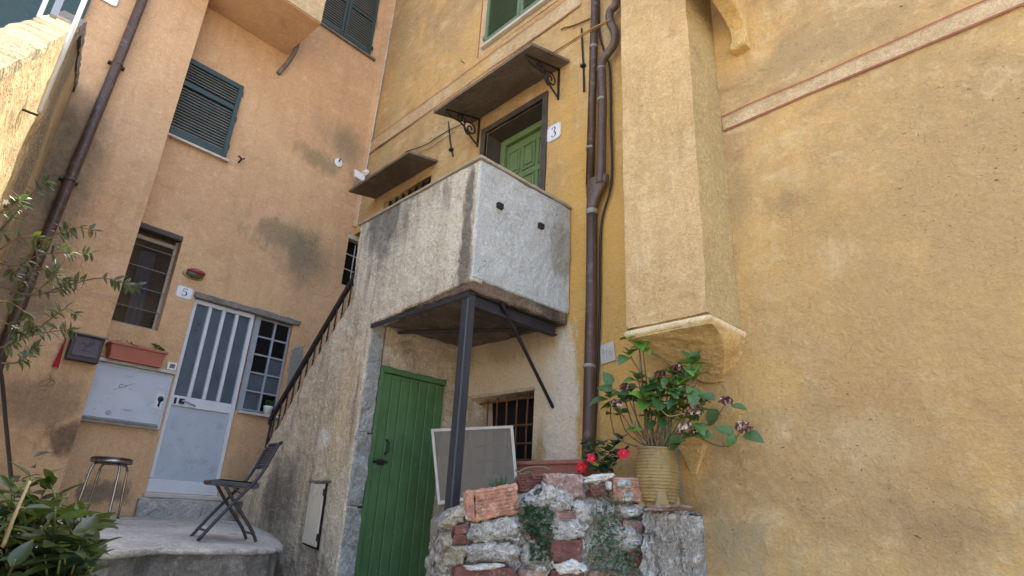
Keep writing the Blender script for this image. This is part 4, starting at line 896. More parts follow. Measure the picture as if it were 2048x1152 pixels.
# leaning brown downpipe on the orange house
q = [L2(a, b, JB + .07) for a, b in ((293, -20), (285, 0), (240, 115), (130, 384), (77, 515), (8, 695), (-20, 770))]
t = thing('left_downpipe', FL(q[-1][0], JB, q[-1][1]), 'brown downpipe running down the orange wall at the left edge', 'pipe', 'rainwater pipes')
MB(FL).tube([(a, JB + .07, c) for a, c in q], .052, 14).build('pipe', M['pipe'], t, smooth=True)
for a, b in ((235, 128), (139, 360)):
    c = L2(a, b, JB + .07); MB(FL).tube([(c[0], JB + .07, c[1] - .02), (c[0], JB + .07, c[1] + .02)], .057, 14).build('collar', M['pipe'], t, smooth=True)
    MB(FL).box(c[0] - .085, c[0] + .085, JB - .0, JB + .05, c[1] - .012, c[1] + .012).build('clamp', M['iron'], t)
# flower box with geraniums above the meter box
fa0, fa1 = L2(217, 695, .12)[0], L2(330, 710, .12)[0]; fz = mz[1] + .028
fb = thing('flower_box', FL((fa0 + fa1) / 2, .1, fz), 'terracotta coloured flower box with young geraniums on the meter cabinet', 'flower box')
MB(FL).hexa([(fa0 + .03, .02, fz), (fa1 - .03, .02, fz), (fa1 - .03, .15, fz), (fa0 + .03, .15, fz), (fa0, .01, fz + .17), (fa1, .01, fz + .17), (fa1, .18, fz + .17), (fa0, .18, fz + .17)]).build('trough', M['terra'], fb, bevel=.008)
MB(FL).box(fa0 - .012, fa1 + .012, .0, .192, fz + .150, fz + .182).build('rim', M['terra'], fb, bevel=.006)
MB(FL).box(fa0 + .01, fa1 - .01, .01, .17, fz + .165, fz + .186).build('soil', M['soil'], fb)
MB(FL).box(fa0 + .02, fa1 - .02, .01, .165, fz - .003, fz + .012).build('saucer', M['terra'], fb)

# ------------------------------------------------------------------ stool and folding chair
sp_ = onZ(218, 1040, -.235); sc_ = V((-6.98, 1.40, -.232)); 
so = thing('round_stool', sc_, 'round stool with brown seat and four chrome legs by the orange wall', 'stool')
MB().lathe((sc_.x, sc_.y, sc_.z), [(.15, .50), (.172, .505), (.178, .52), (.176, .545), (.160, .556), (.02, .558)], 32).build('seat', M['stoolseat'], so, smooth=True)
MB().lathe((sc_.x, sc_.y, sc_.z), [(.176, .506), (.181, .512), (.181, .528), (.176, .533)], 32).build('seat_band', M['chrome'], so, smooth=True)
for k in range(4):
    a = math.radians(16.6 + 90 * k); d = V((math.cos(a), math.sin(a), 0)); q = [sc_ + d * r + V((0, 0, h)) for r, h in ((.02, .497), (.11, .497), (.148, .485), (.163, .455), (.172, .40), (.20, .0))]
    lg = MB().tube(cr([tuple(p) for p in q], 4), .011, 10).build('leg', M['chrome'], so, smooth=True); MB().tube([tuple(q[-1] - V((0, 0, .002))), tuple(q[-1] + V((0, 0, .02)))], .014, 8).build('rubber_foot', M['ink'], lg)
cc = V((-4.62, 1.74, -.243)); cf = V((-.16, -.987, 0)).normalized(); CS = .83; cw_ = V((cf.y, -cf.x, 0)) * -1
cc.z = -.262
ch = thing('folding_chair', cc, 'black folding chair with slatted plastic back on the terrace', 'chair')
TC = lambda w, f, h: cc + (cw_ * w + cf * f + V((0, 0, h))) * CS
HW = .20
for s in (-1, 1):
    MB(TC).tube(cr([(s * HW, .25, .0), (s * HW, .12, .19), (s * HW, -.04, .40), (s * HW, -.13, .53), (s * HW, -.235, .80)], 5), .0115, 10).build('leg', M['chair'], ch, smooth=True)
    MB(TC).tube(cr([(s * (HW - .025), -.20, .0), (s * (HW - .025), -.14, .10), (s * (HW - .025), .03, .30), (s * (HW - .025), .13, .43)], 5), .0115, 10).build('leg', M['chair'], ch, smooth=True)
    MB(TC).tube([(s * (HW - .012), -.02, .36), (s * (HW - .012), .06, .41)], .006, 6).build('hinge_link', M['chair'], ch)
MB(TC).tube([(-HW, .20, .075), (HW, .20, .075)], .008, 8).build('stretcher', M['chair'], ch); MB(TC).tube([(-HW + .03, -.165, .06), (HW - .03, -.165, .06)], .008, 8).build('stretcher', M['chair'], ch)
se = MB(TC); se.grid(lambda u, v: (-.19 + .38 * u, -.14 + .38 * v, .445 - .012 * math.sin(math.pi * u) + (.02 - .05 * max(0, v - .85) * 6 * .3) * (1 if v > .0 else 1) + .012 * v), 10, 10)
se.grid(lambda u, v: (-.19 + .38 * u, -.14 + .38 * v, .425 - .012 * math.sin(math.pi * u) + .012 * v), 10, 10)
for q in (0, 1): se.grid(lambda u, v: (-.19 + .38 * u, -.14 + .38 * q, .425 + .04 * v - .012 * math.sin(math.pi * u) + .012 * q - .02 * v * (1 - q * .4)), 10, 2); se.grid(lambda u, v: (-.19 + .38 * q, -.14 + .38 * u, .425 + .03 * v + .012 * u), 10, 2)
se.build('seat', M['chair'], ch, bevel=0)
def bk(u, v): return (-HW + 2 * HW * u, -.165 - .085 * v - .03 * math.sin(math.pi * u), .60 + .215 * v)
for j in range(9):
    v0, v1 = .06 + j * .105, .06 + j * .105 + .085
    m = MB(TC); m.grid(lambda u, v: tuple(V(bk(u, v0 + (v1 - v0) * v)) + V((0, .006, 0))), 10, 1); m.grid(lambda u, v: tuple(V(bk(u, v0 + (v1 - v0) * v)) + V((0, -.006, 0))), 10, 1); m.build('back_slat', M['chair'], ch)
MB(TC).tube([bk(u / 10, 1.0) for u in range(11)], .013, 8).build('back_rail', M['chair'], ch, smooth=True); MB(TC).tube([bk(u / 10, .02) for u in range(11)], .011, 8).build('back_rail', M['chair'], ch, smooth=True)

# ------------------------------------------------------------------ ruined brick planter in front of the alcove
PO = atD(885, 1060, 3.55); PE = atD(1300, 1060, 3.88); PO.z = PE.z = 0
pe = (PE - PO).normalized(); pn = V((pe.y, -pe.x, 0))
if pn.dot(-PO) < 0: pn = -pn
def TP(s, b, z): return PO + pe * s + pn * b + V((0, 0, z))
def P2(px, py, b=0.0):
    d = ray(px, py); p = d * ((PO + pn * b).dot(pn) / d.dot(pn)); return (pe.dot(p - PO), p.z)
pl = thing('brick_planter', TP(.7, 0, GZ), 'crumbling planter wall of hollow bricks and mortar in front of the alcove', 'planter wall')
sil = [(876, 1152), (880, 1075), (884, 1050), (898, 1032), (920, 1022), (940, 1012), (1000, 1005), (1042, 996), (1062, 985), (1088, 972), (1096, 958), (1130, 954), (1168, 958), (1200, 962), (1235, 962), (1280, 965), (1291, 972)]
SP = [P2(a, b) for a, b in sil]
def topz(s):
    for (s0, z0), (s1, z1) in zip(SP, SP[1:]):
        if s0 <= s <= s1: return z0 + (z1 - z0) * (s - s0) / max(s1 - s0, 1e-6)
    return SP[-1][1] if s > SP[-1][0] else SP[0][1]
s0_, s1_ = SP[1][0], SP[-1][0]
def front(u, v):
    s = s0_ + (s1_ - s0_) * u; zt = topz(s); vv = min(v / .86, 1.0); z = -.9 + (zt + .9) * vv
    b = -.02 + .07 * fbm((s, z, 2), 6, 5) + .05 * fbm((s, z, 7), 18, 5)
    if v > .86: k = (v - .86) / .14; b -= .30 * k; z += .03 * fbm((s, k, 1), 9, 3) + .03 * math.sin(k * 3) * .5
    e = min(u, 1 - u); 
    if u < .06: b -= .12 * (1 - u / .06) ** 2
    return (s + .02 * fbm((z * 4, v, 3), 2, 3) * (1 if u < .1 else 0), b, z)
m = MB(TP); m.grid(front, 220, 150)
m.grid(lambda u, v: (s0_ + .004 + .03 * fbm((v * 6, u * 3, 9), 2, 4), -.14 - .3 * u, -.9 + (topz(s0_) + .9) * v), 10, 60)
m.build('rubble_core', M['mortar'], pl, smooth=True)
def brick(quad, mat, ribs=0, th=.11, proud=.03, lump=.013, ends=True):
    # quad: px corners TL TR BR BL
    q = [P2(a, b, proud) for a, b in quad]
    m = MB(TP); n = 1
    m.hexa([(q[3][0], proud - th, q[3][1]), (q[2][0], proud - th, q[2][1]), (q[2][0], proud, q[2][1]), (q[3][0], proud, q[3][1]), (q[0][0], proud - th, q[0][1]), (q[1][0], proud - th, q[1][1]), (q[1][0], proud, q[1][1]), (q[0][0], proud, q[0][1])])
    br = m.build('brick', mat, pl, bevel=.007, sub=.028, jit=lump, jscale=26)
    for k in range(ribs):
        t0 = (k + .3) / ribs; t1 = (k + .75) / ribs
        L = lambda t: (q[0][0] + (q[3][0] - q[0][0]) * t + .004, q[0][1] + (q[3][1] - q[0][1]) * t)
        R_ = lambda t: (q[1][0] + (q[2][0] - q[1][0]) * t - .004, q[1][1] + (q[2][1] - q[1][1]) * t)
        a, b, c, d = L(t0), R_(t0), R_(t1), L(t1); hh = proud + .0075
        MB(TP).hexa([(d[0], proud - .002, d[1]), (c[0], proud - .002, c[1]), (c[0], hh, c[1] + .003), (d[0], hh, d[1] + .003), (a[0], proud - .002, a[1]), (b[0], proud - .002, b[1]), (b[0], hh, b[1] - .003), (a[0], hh, a[1] - .003)]).build('rib', mat, br, sub=.03, jit=.003, jscale=30)
    return br
brick([(950, 981), (1034, 968), (1039, 1026), (953, 1043)], M['brick1'], 8, .10, .07)
brick([(931, 984), (949, 981), (952, 1044), (934, 1040)], M['brick1'], 0, .08, .055)
brick([(909, 1050), (936, 1049), (936, 1068), (909, 1069)], M['brick2'], 0, .1, .05); brick([(907, 1071), (934, 1070), (934, 1088), (907, 1089)], M['brick2'], 0, .1, .045)
brick([(1038, 951), (1086, 949), (1086, 983), (1040, 984)], M['brick2'], 6, .1, -.06)
brick([(1092, 946), (1166, 950), (1168, 992), (1100, 1000)], M['brick3'], 0, .12, .035)
brick([(1108, 1022), (1162, 1022), (1160, 1055), (1108, 1056)], M['brick3'], 6, .12, .035)
brick([(1100, 1080), (1167, 1078), (1166, 1124), (1102, 1127)], M['brick2'], 0, .12, .045)
brick([(1178, 962), (1211, 962), (1211, 993), (1180, 994)], M['brick2'], 5, .1, .035)
brick([(1226, 955), (1289, 957), (1288, 1004), (1228, 1004)], M['brick1'], 7, .12, .045)
brick([(1232, 1008), (1288, 1008), (1288, 1032), (1232, 1034)], M['brick3'], 0, .1, .04)
brick([(1248, 1040), (1287, 1040), (1286, 1080), (1250, 1080)], M['brick3'], 0, .1, .035)
brick([(1262, 1100), (1288, 1100), (1287, 1135), (1262, 1134)], M['brick2'], 0, .1, .035)
brick([(910, 1134), (1030, 1136), (1030, 1190), (910, 1190)], M['brick2'], 0, .12, .05)
brick([(1040, 1140), (1095, 1138), (1095, 1190), (1042, 1190)], M['brick3'], 0, .1, .04)
brick([(1102, 1142), (1168, 1142), (1168, 1190), (1104, 1190)], M['brick2'], 0, .1, .04)
brick([(1180, 1140), (1240, 1142), (1240, 1190), (1180, 1190)], M['brick3'], 0, .1, .035)
brick([(1062, 1062), (1096, 1062), (1096, 1080), (1062, 1080)], M['brick2'], 3, .1, .015)
# lime and mortar smears over the bricks
def smear(name, pts, mat, b0=.03, th=.035, seed=0):
    c = [P2(a, b, b0) for a, b in pts]; cx = sum(p[0] for p in c) / len(c); cz = sum(p[1] for p in c) / len(c)
    rnd = random.Random(seed); n = 40; m = MB(TP); L = 12
    poly = cr([(p[0], p[1]) for p in c] + [(c[0][0], c[0][1])], 8)[:-1]; n = len(poly)
    for i in range(L + 1):
        t = i / L
        for p in poly:
            k = 1 - t; w = 1 + .34 * fbm((p[0] * 22, p[1] * 22, seed), 1, 5)
            x = cx + (p[0] - cx) * k * w; z = cz + (p[1] - cz) * k * w
            m.v.append(TP(x, b0 - .02 + (th + .02) * (1 - k ** 4) + .022 * fbm((x * 26, z * 26, seed), 1, 5) * (t > 0), z))
    for i in range(L):
        for j in range(n): a = i * n + j; b = i * n + (j + 1) % n; m.f.append((a, b, b + n, a + n))
    m.build(name, mat, pl, smooth=True)
for i, (pts, mt, b0) in enumerate([
    ([(935, 1048), (990, 1035), (1040, 1030), (1044, 1058), (1000, 1080), (945, 1086)], 'mortar', .045),
    ([(925, 1096), (960, 1084), (1010, 1086), (1036, 1092), (1030, 1120), (950, 1124), (920, 1118)], 'mortar', .04),
    ([(1040, 1000), (1060, 992), (1100, 996), (1100, 1012), (1062, 1020), (1044, 1014)], 'mortar', .04),
    ([(1086, 962), (1110, 975), (1140, 985), (1150, 1010), (1120, 1022), (1096, 1015), (1085, 990)], 'mortar', .055),
    ([(1108, 1040), (1160, 1042), (1178, 1050), (1172, 1078), (1120, 1080), (1106, 1062)], 'mortar', .05),
    ([(1140, 1006), (1180, 1004), (1184, 1040), (1160, 1050), (1150, 1030)], 'mortar', .05),
    ([(1168, 955), (1195, 948), (1228, 948), (1226, 958), (1200, 964), (1172, 966)], 'lime', .05),
    ([(1210, 962), (1222, 964), (1222, 980), (1212, 978)], 'lime', .05),
    ([(1234, 960), (1262, 958), (1262, 976), (1238, 978)], 'mortar', .06), ([(1246, 984), (1268, 984), (1266, 1002), (1246, 1002)], 'mortar', .058),
    ([(1278, 950), (1294, 956), (1290, 966), (1280, 962)], 'lime', .06),
    ([(1240, 1012), (1290, 1010), (1292, 1030), (1246, 1034)], 'mortar', .05),
    ([(1226, 1060), (1262, 1052), (1288, 1070), (1284, 1096), (1236, 1098)], 'mortar', .045),
    ([(1104, 1130), (1150, 1118), (1170, 1128), (1168, 1145), (1120, 1148)], 'lime', .055),
    ([(930, 1132), (980, 1126), (1010, 1130), (990, 1140), (940, 1142)], 'lime', .055),
    ([(884, 1044), (905, 1022), (930, 1006), (935, 1030), (920, 1050), (895, 1066)], 'stone', .02), ([(880, 1075), (905, 1062), (908, 1095), (886, 1100)], 'stone', .0),
    ([(884, 1105), (915, 1098), (930, 1110), (925, 1132), (890, 1135)], 'stone', .015), ([(900, 1092), (935, 1090), (930, 1120), (905, 1122)], 'stone', .03),
    ([(1044, 1096), (1060, 1092), (1062, 1130), (1046, 1132)], 'mortar', .03), ([(1066, 1128), (1094, 1126), (1092, 1146), (1068, 1148)], 'mortar', .04)]):
    smear('mortar_smear' if mt != 'stone' else 'stone', pts, M[mt], b0 - .002, .026, i)
# lower ledge at the right, against the yellow wall
lz = onY(1340, 1022, 3.7).z
lx0, lx1 = onY(1292, 1080, 3.45).x, -2.205
m = MB(); m.grid(lambda u, v: (lx0 + (lx1 + .0 - lx0) * u + .02 * fbm((u * 3, v * 4, 4), 2, 4), 3.42 + (.36) * u ** 1.5 + .05 * fbm((u * .65, v * .9, 1), 7, 5) + .03 * fbm((u * .65, v * .9, 4), 22, 5), -.9 + (lz - .02 + .9) * v), 90, 110)
m.grid(lambda u, v: (lx0 + (lx1 - lx0) * u, (3.42 + .36 * u ** 1.5) * (1 - v) + YW * v, lz - .02 + .02 * fbm((u * 4, v * 3, 2), 3, 4) + .02 * math.sin(v * 3.1)), 40, 20)
LF = lambda v: V((lx1 + .02 * fbm((3, v * 4, 4), 2, 4), 3.78 + .05 * fbm((.65, v * .9, 1), 7, 5) + .03 * fbm((.65, v * .9, 4), 22, 5), 0))
m.grid(lambda u, v: (LF(v).x * (1 - u) + lx1 * u, LF(v).y * (1 - u) + YW * u, -.9 + (lz - .02 + .9) * v), 8, 110)
m.build('ledge', M['mortar'], pl, smooth=True)
for i, (a, b, w, d, ang, dz_) in enumerate(((1325, 1038, .20, .12, .25, .0), (1340, 1030, .26, .13, -.1, .014), (1318, 1044, .14, .09, .5, .0))):
    p = onY(a, b, 3.50); Tt = lambda x, y, z: V((p.x + x * math.cos(ang) - y * math.sin(ang), p.y + x * math.sin(ang) + y * math.cos(ang), lz - .004 + dz_ + z + x * .06))
    MB(Tt).box(-w / 2, w / 2, -d / 2, d / 2, 0, .014).build('broken_tile', M['brick3'], pl, bevel=.003, sub=.04, jit=.006)

# ------------------------------------------------------------------ insect screen leaning in the alcove
SC = [onY(862, 858, 3.30), onY(1026, 851, 3.62), onY(1037, 985, 3.50), onY(876, 1010, 3.18)]
sc = thing('insect_screen', V((SC[3] + SC[2]) / 2), 'white framed insect screen leaning before the barred cellar window', 'screen')
TS = lambda u, b, v: (SC[3].lerp(SC[2], u)).lerp(SC[0].lerp(SC[1], u), v) + V((.7, -.7, 0)) * b
for q in ((0, .035, 0, 1), (.965, 1, 0, 1), (.036, .964, .955, 1), (.036, .964, 0, .045)): MB(TS).box(q[0], q[1], -.012, .012, q[2], q[3]).build('frame_bar', M['sill'], sc, bevel=.002)
MB(TS).box(.036, .964, -.002, .0, .046, .954).build('mesh_panel', M['mesh'], sc)
# terracotta trough behind the planter
tp = [R2(1040, 945, .34), R2(1170, 940, .34)]
tq = onY(1080, 927, YW - .22); tx0, tx1 = onY(1030, 940, YW - .22).x, onY(1180, 928, YW - .22).x; tz = tq.z
tr = thing('terracotta_trough', V(((tx0 + tx1) / 2, YW - .3, tz - .2)), 'long faded terracotta trough behind the brick planter', 'flower trough')
MB().hexa([(tx0 + .04, YW - .28, tz - .18), (tx1 - .04, YW - .28, tz - .18), (tx1 - .04, YW - .08, tz - .18), (tx0 + .04, YW - .08, tz - .18), (tx0, YW - .32, tz), (tx1, YW - .32, tz), (tx1, YW - .06, tz), (tx0, YW - .06, tz)]).build('trough', M['terra2'], tr, bevel=.008)
MB().box(tx0 - .015, tx1 + .015, YW - .335, YW - .05, tz - .022, tz + .012).build('rim', M['terra2'], tr, bevel=.006)
for i, pts in enumerate(([(1036, 945), (1055, 936), (1085, 934), (1100, 940)], [(1040, 950), (1058, 943), (1070, 958)], [(1030, 940), (1045, 948), (1062, 944)])):
    MB().tube(cr([tuple(atD(a, b, 3.82)) for a, b in pts], 5), .007, 6).build('dry_twig', M['stem'], None, smooth=True, label=('long dry twig lying across the left end of the trough', 'short dry twig hanging down over the planter bricks', 'dry twig with forked end beside the insect screen')[i], cat='twig')
# ochre ribbed pot
po = onY(1316, 1018, 3.60); po.z = lz + .012; pr = .5 * 88 / F * (RW2C @ po).z
phh = onY(1310, 897, po.y).z - po.z
prof = [(pr * .70, 0), (pr * .74, phh * .03), (pr * .70, phh * .10)]
for k in range(64):
    t = .10 + .86 * k / 63; r = pr * (.70 + .32 * math.sin(min(t * 1.06, 1) * math.pi * .86) ** .85); prof.append((r * (1 + .034 * math.sin(k * math.pi / 2 + .6)), phh * t))
prof += [(pr * .88, phh * .97), (pr * .90, phh), (pr * .80, phh), (pr * .78, phh * .93), (.01, phh * .93)]
pt_ = thing('ribbed_pot', po, 'tall ochre pot with horizontal ribs standing on the ledge', 'pot')
MB().lathe(tuple(po), prof, 40).build('body', M['pot'], pt_, smooth=True)
for k in range(4):
    a = math.radians(-75 + 90 * k + 30); d = V((math.cos(a), math.sin(a), 0)); e = V((-d.y, d.x, 0)); c = po + d * pr * .72
    q = [(-1, 0), (1, 0), (.75, 1), (-.75, 1)]
    m = MB(); z1 = phh * .30
    m.hexa([tuple(c - e * pr * .34 - d * .04), tuple(c + e * pr * .34 - d * .04), tuple(c + e * pr * .34 + d * .035), tuple(c - e * pr * .34 + d * .035), tuple(c - e * pr * .16 - d * .03 + V((0, 0, z1))), tuple(c + e * pr * .16 - d * .03 + V((0, 0, z1))), tuple(c + e * pr * .16 + d * pr * .22 + V((0, 0, z1))), tuple(c - e * pr * .16 + d * pr * .22 + V((0, 0, z1)))])
    m.build('foot', M['pot'], pt_, bevel=.006)

# ------------------------------------------------------------------ plants
def leaf_mesh(name, L, Wd, mat, fold=.25, curl=.25, tip=1.4, n=6, wave=.0):
    m = MB(); rows = []
    for i in range(n + 1):
        t = i / n; w = Wd / 2 * (math.sin(math.pi * min(t ** .8, 1)) ** .8) * (1 - .25 * t) * 1.15 if 0 < i < n else .0008
        y = L * t; z = -curl * L * t * t + wave * L * math.sin(t * 9)
        rows.append([(-w, y, z + fold * w), (-w * .5, y, z + fold * w * .4), (0, y, z), (w * .5, y, z + fold * w * .4), (w, y, z + fold * w)])
    for r in rows: m.v += [V(p) for p in r]
    for i in range(n):
        for j in range(4): a = i * 5 + j; m.f.append((a, a + 1, a + 6, a + 5))
    return m.mesh(name, mat, smooth=True, recalc=False)
def leafM(p, d, up=V((0, 0, 1)), s=1.0, roll=0.0):
    d = d.normalized(); x = d.cross(up); x = x.normalized() if x.length > 1e-4 else V((1, 0, 0)); z = x.cross(d)
    Mx = frameM(p, x, d, z) @ Matrix.Rotation(roll, 4, 'Y') @ Matrix.Diagonal((s, s, s, 1)); return Mx
def rv(r=None): return V((random.uniform(-1, 1), random.uniform(-1, 1), random.uniform(-1, 1)))
tocam = lambda p: (-p).normalized()
# hydrangea in the ribbed pot
hy = thing('hydrangea', po + V((0, 0, phh * .93)), 'leggy hydrangea with faded brown flower heads in the ribbed pot', 'plant')
HL = [leaf_mesh('leaf', .125, .085, M['hl'], .3, .22), leaf_mesh('leaf', .105, .075, M['hl'], .35, .35), leaf_mesh('leaf', .11, .075, M['hly'], .4, .2)]
hb = po + V((0, 0, phh * .95))
def hp_(px, py, dd=0.0): d = ray(px, py); return d * ((po.y - .02 + dd) / d.y)
def stem(pts, r0, r1, mat, parent, name='stem'):
    q = cr([tuple(p) for p in pts], 5); MB().tube(q, [r0 + (r1 - r0) * i / (len(q) - 1) for i in range(len(q))], 6).build(name, mat, parent, smooth=True)
def whorl(p, n, size, meshes, axis=V((0, 0, 1)), droop=.15, parent=hy):
    a0 = random.uniform(0, 6.28); ax = (axis + V((.25, -.35, 0)) + rv() * .15).normalized(); x = ax.orthogonal().normalized(); y = ax.cross(x)
    for k in range(n):
        a = a0 + k * 2.4; t = k / max(n - 1, 1); el = .95 * (1 - t) + droop * t * -1 + .1
        d = (x * math.cos(a) + y * math.sin(a)) * math.cos(el) + ax * math.sin(el)
        inst('leaf', random.choice(meshes), leafM(p - ax * .02 * k / n * 2, d, ax, size * (.55 + .6 * t) * random.uniform(.85, 1.1), random.uniform(-.3, .3)), parent)
flow = MB()
def head(p, r, dark=.6, n=60):
    hd_ = thing_part = None
    mats = [MB(), MB()]
    for k in range(n):
        d = rv(); 
        if d.length < .1: continue
        d.normalize()
        if d.z < -.55: d.z = -d.z
        c = p + V((d.x, d.y, d.z * .75)) * r * random.uniform(.75, 1.05); t1_ = (d.orthogonal().normalized() * random.uniform(.5, 1) + rv() * .4).normalized(); t2_ = d.cross(t1_).normalized(); s = r * random.uniform(.22, .34)
        mb = mats[0] if random.random() < dark else mats[1]; b = len(mb.v); w = d * s * .35
        mb.v += [c - t1_ * s, c - t2_ * s * .7 + w, c + t1_ * s, c + t2_ * s * .7 + w, c - d * s * .3]; mb.f += [(b, b + 1, b + 4), (b + 1, b + 2, b + 4), (b + 2, b + 3, b + 4), (b + 3, b, b + 4)]
    o = mats[0].build('flower_head', M['fdry'], hy, recalc=False, kind='stuff')
    if mats[1].v: mats[1].build('pale_petals', M['fpale'], o, recalc=False, kind='stuff')
hubs = [((1277, 672), 8, 1.15, 2, 0), ((1258, 706), 4, .9, 1, 0), ((1275, 754), 6, .95, 0, -.03), ((1292, 795), 8, 1.1, 2, -.06), ((1220, 790), 5, .95, 0, -.02), ((1250, 800), 5, .9, 1, .02), ((1335, 772), 6, 1.0, 0, .02), ((1348, 770), 5, .9, 0, -.04), ((1385, 722), 8, 1.0, 2, .0), ((1372, 748), 4, .9, 1, .03), ((1362, 790), 6, 1.0, 0, -.05), ((1330, 830), 7, 1.0, 1, 0), ((1380, 790), 4, 1.0, 0, .0), ((1268, 855), 4, .55, 2, -.05), ((1320, 812), 5, .9, 1, .04), ((1235, 815), 4, .8, 0, -.03), ((1345, 825), 4, .9, 0, .03), ((1305, 765), 6, .85, 1, -.02), ((1320, 790), 6, .9, 0, -.05), ((1300, 830), 5, .8, 1, -.04), ((1345, 745), 6, .85, 0, .0), ((1262, 780), 5, .8, 0, .02), ((1365, 815), 5, .85, 0, -.02), ((1395, 745), 5, .8, 2, -.02), ((1285, 690), 5, .8, 2, .0)]
for (pq, n, sz, ty, dd) in hubs:
    p = hp_(*pq, dd); base = hb + V((random.uniform(-.06, .06), random.uniform(-.05, .05), -.02))
    mid = base.lerp(p, .45) + V(((p.x - base.x) * .08 + random.uniform(-.04, .04), random.uniform(-.04, .04), -.02))
    if random.random() < .6: stem([base, mid, p], .0075, .004, M['stem'] if random.random() < .7 else M['stemg'], hy)
    whorl(p, n, sz * 1.3, [HL[2], HL[2], HL[0]] if ty == 2 else (HL[:2] if ty == 0 else HL))
for (pq, r, dk, dd) in [((1250, 775), .04, .85, -.02), ((1235, 810), .052, .45, -.05), ((1320, 750), .04, .95, 0), ((1357, 738), .045, .75, -.02), ((1406, 797), .043, .65, 0), ((1390, 823), .055, .5, -.04), ((1372, 858), .056, .5, -.06), ((1452, 803), .042, .9, 0), ((1487, 855), .05, .65, -.03)]:
    p = hp_(*pq, dd); head(p, r, dk, 70)
    if pq[0] < 1430:
        stem([hb + V((random.uniform(-.05, .05), 0, 0)), hb.lerp(p, .5) + V((0, 0, -.05)), p - V((0, 0, .02))], .006, .0035, M['stem'], hy)
        whorl(p - V((0, 0, .05)), 3, 1.15, HL[:2])
stem([hp_(1372, 868), hp_(1400, 852), hp_(1425, 848), hp_(1430, 840), hp_(1448, 812)], .006, .004, M['stem'], hy)
stem([hb, hp_(1380, 872), hp_(1425, 888), hp_(1450, 892), hp_(1468, 880), hp_(1482, 862)], .006, .004, M['stem'], hy)
for pq, d, s, k in [((1432, 818), V((-.4, 0, -.6)), 1, 0), ((1462, 812), V((.6, 0, -.1)), .85, 0), ((1430, 800), V((-.5, -.2, .3)), .9, 0), ((1466, 870), V((-.5, -.1, .35)), 1, 0), ((1488, 868), V((.8, -.2, -.25)), 1.1, 0), ((1470, 868), V((-.3, -.2, -.5)), .9, 1), ((1390, 868), V((.8, -.2, -.1)), 1.1, 0), ((1360, 872), V((-.4, -.2, -.5)), 1.1, 1), ((1225, 782), V((-.7, -.2, .3)), 1.1, 0), ((1228, 808), V((-.8, -.2, -.1)), 1.0, 0), ((1205 + 20, 770), V((-.3, -.3, .6)), 1.0, 0), ((1390, 775), V((.1, -.4, -.6)), 1.2, 0), ((1384, 760), V((.2, -.5, .5)), 1.1, 1)]:
    inst('leaf', HL[k], leafM(hp_(*pq, -.03), d, V((.3, -.8, .6)), s * .98, random.uniform(-.3, .3)), hy)
for pts in ([hb, hp_(1240, 880), hp_(1222, 840), hp_(1222, 812)], [hb, hp_(1258, 870), hp_(1240, 830), hp_(1240, 815)], [hb, hp_(1300, 850), hp_(1290, 800)], [hb, hp_(1330, 850), hp_(1345, 790), hp_(1385, 740)], [hp_(1282, 745), hp_(1268, 725), hp_(1262, 712)], [hp_(1286, 800), hp_(1283, 740), hp_(1278, 690)]): stem(pts, .0065, .004, M['stem'], hy)
for pts in ([hp_(1300, 815, -.05), hp_(1320, 806, -.06), hp_(1350, 808, -.06)], [hp_(1300, 815, -.05), hp_(1320, 818, -.06), hp_(1338, 832, -.06), hp_(1370, 826, -.05)], [hp_(1298, 745), hp_(1296, 770, -.04)]): stem(pts, .004, .003, M['straw'], hy, 'dry_stalk')
# red mandevilla
md = thing('red_mandevilla', V(onY(1205, 945, YW - .25)), 'small red flowering mandevilla with dark glossy leaves at the trough end', 'plant')
MLf = leaf_mesh('leaf', .075, .032, M['ml'], .35, .2)
def mp(px, py, dd=0.0): return onY(px, py, YW - .32 + dd)
for pts in ([(1200, 955), (1195, 920), (1180, 890), (1172, 885)], [(1205, 955), (1215, 920), (1222, 900), (1245, 878)], [(1205, 955), (1225, 930), (1240, 912), (1248, 905)], [(1200, 955), (1190, 930), (1184, 915)], [(1200, 955), (1210, 905), (1208, 885)]):
    P_ = [mp(a, b, random.uniform(-.05, .03)) for a, b in pts]; stem(P_, .004, .0025, M['stemg'], md)
    q = cr([tuple(p) for p in P_], 6)
    for k in range(3, len(q)):
        for s in (-1, 1):
            if random.random() < .8: inst('leaf', MLf, leafM(V(q[k]), V((s * .8, -.35, random.uniform(-.1, .8))) + rv() * .25, V((0, -.6, .8)), random.uniform(.7, 1.25), random.uniform(-.5, .5)), md)
pet = leaf_mesh('petal', .042, .042, M['fred'], .3, .5); pet2 = leaf_mesh('petal', .042, .042, M['fpink'], .3, .5)
for (px, py), m_p, s in (((1163, 935), pet, 1.15), ((1184, 916), pet2, 1.0), ((1247, 907), pet2, 1.1)):
    p = mp(px, py, -.06); ax = (tocam(p) + V((random.uniform(-.3, .3), 0, random.uniform(-.1, .4)))).normalized(); x = ax.orthogonal().normalized(); y = ax.cross(x)
    fl = MB().lathe(tuple(p), [(.002, -.006), (.006, 0), (.002, .006)], 8).build('flower', M['fyel'], md)
    for k in range(5):
        a = k * 1.2566 + .4; inst('petal', m_p, leafM(p, (x * math.cos(a) + y * math.sin(a)) + ax * .25, ax, s, .15), fl)
for px, py in ((1245, 878),):
    p = mp(px, py); MB().tube([tuple(p), tuple(p + V((.012, -.01, .03)))], [.004, .002], 6).build('bud', M['fpink'], md)
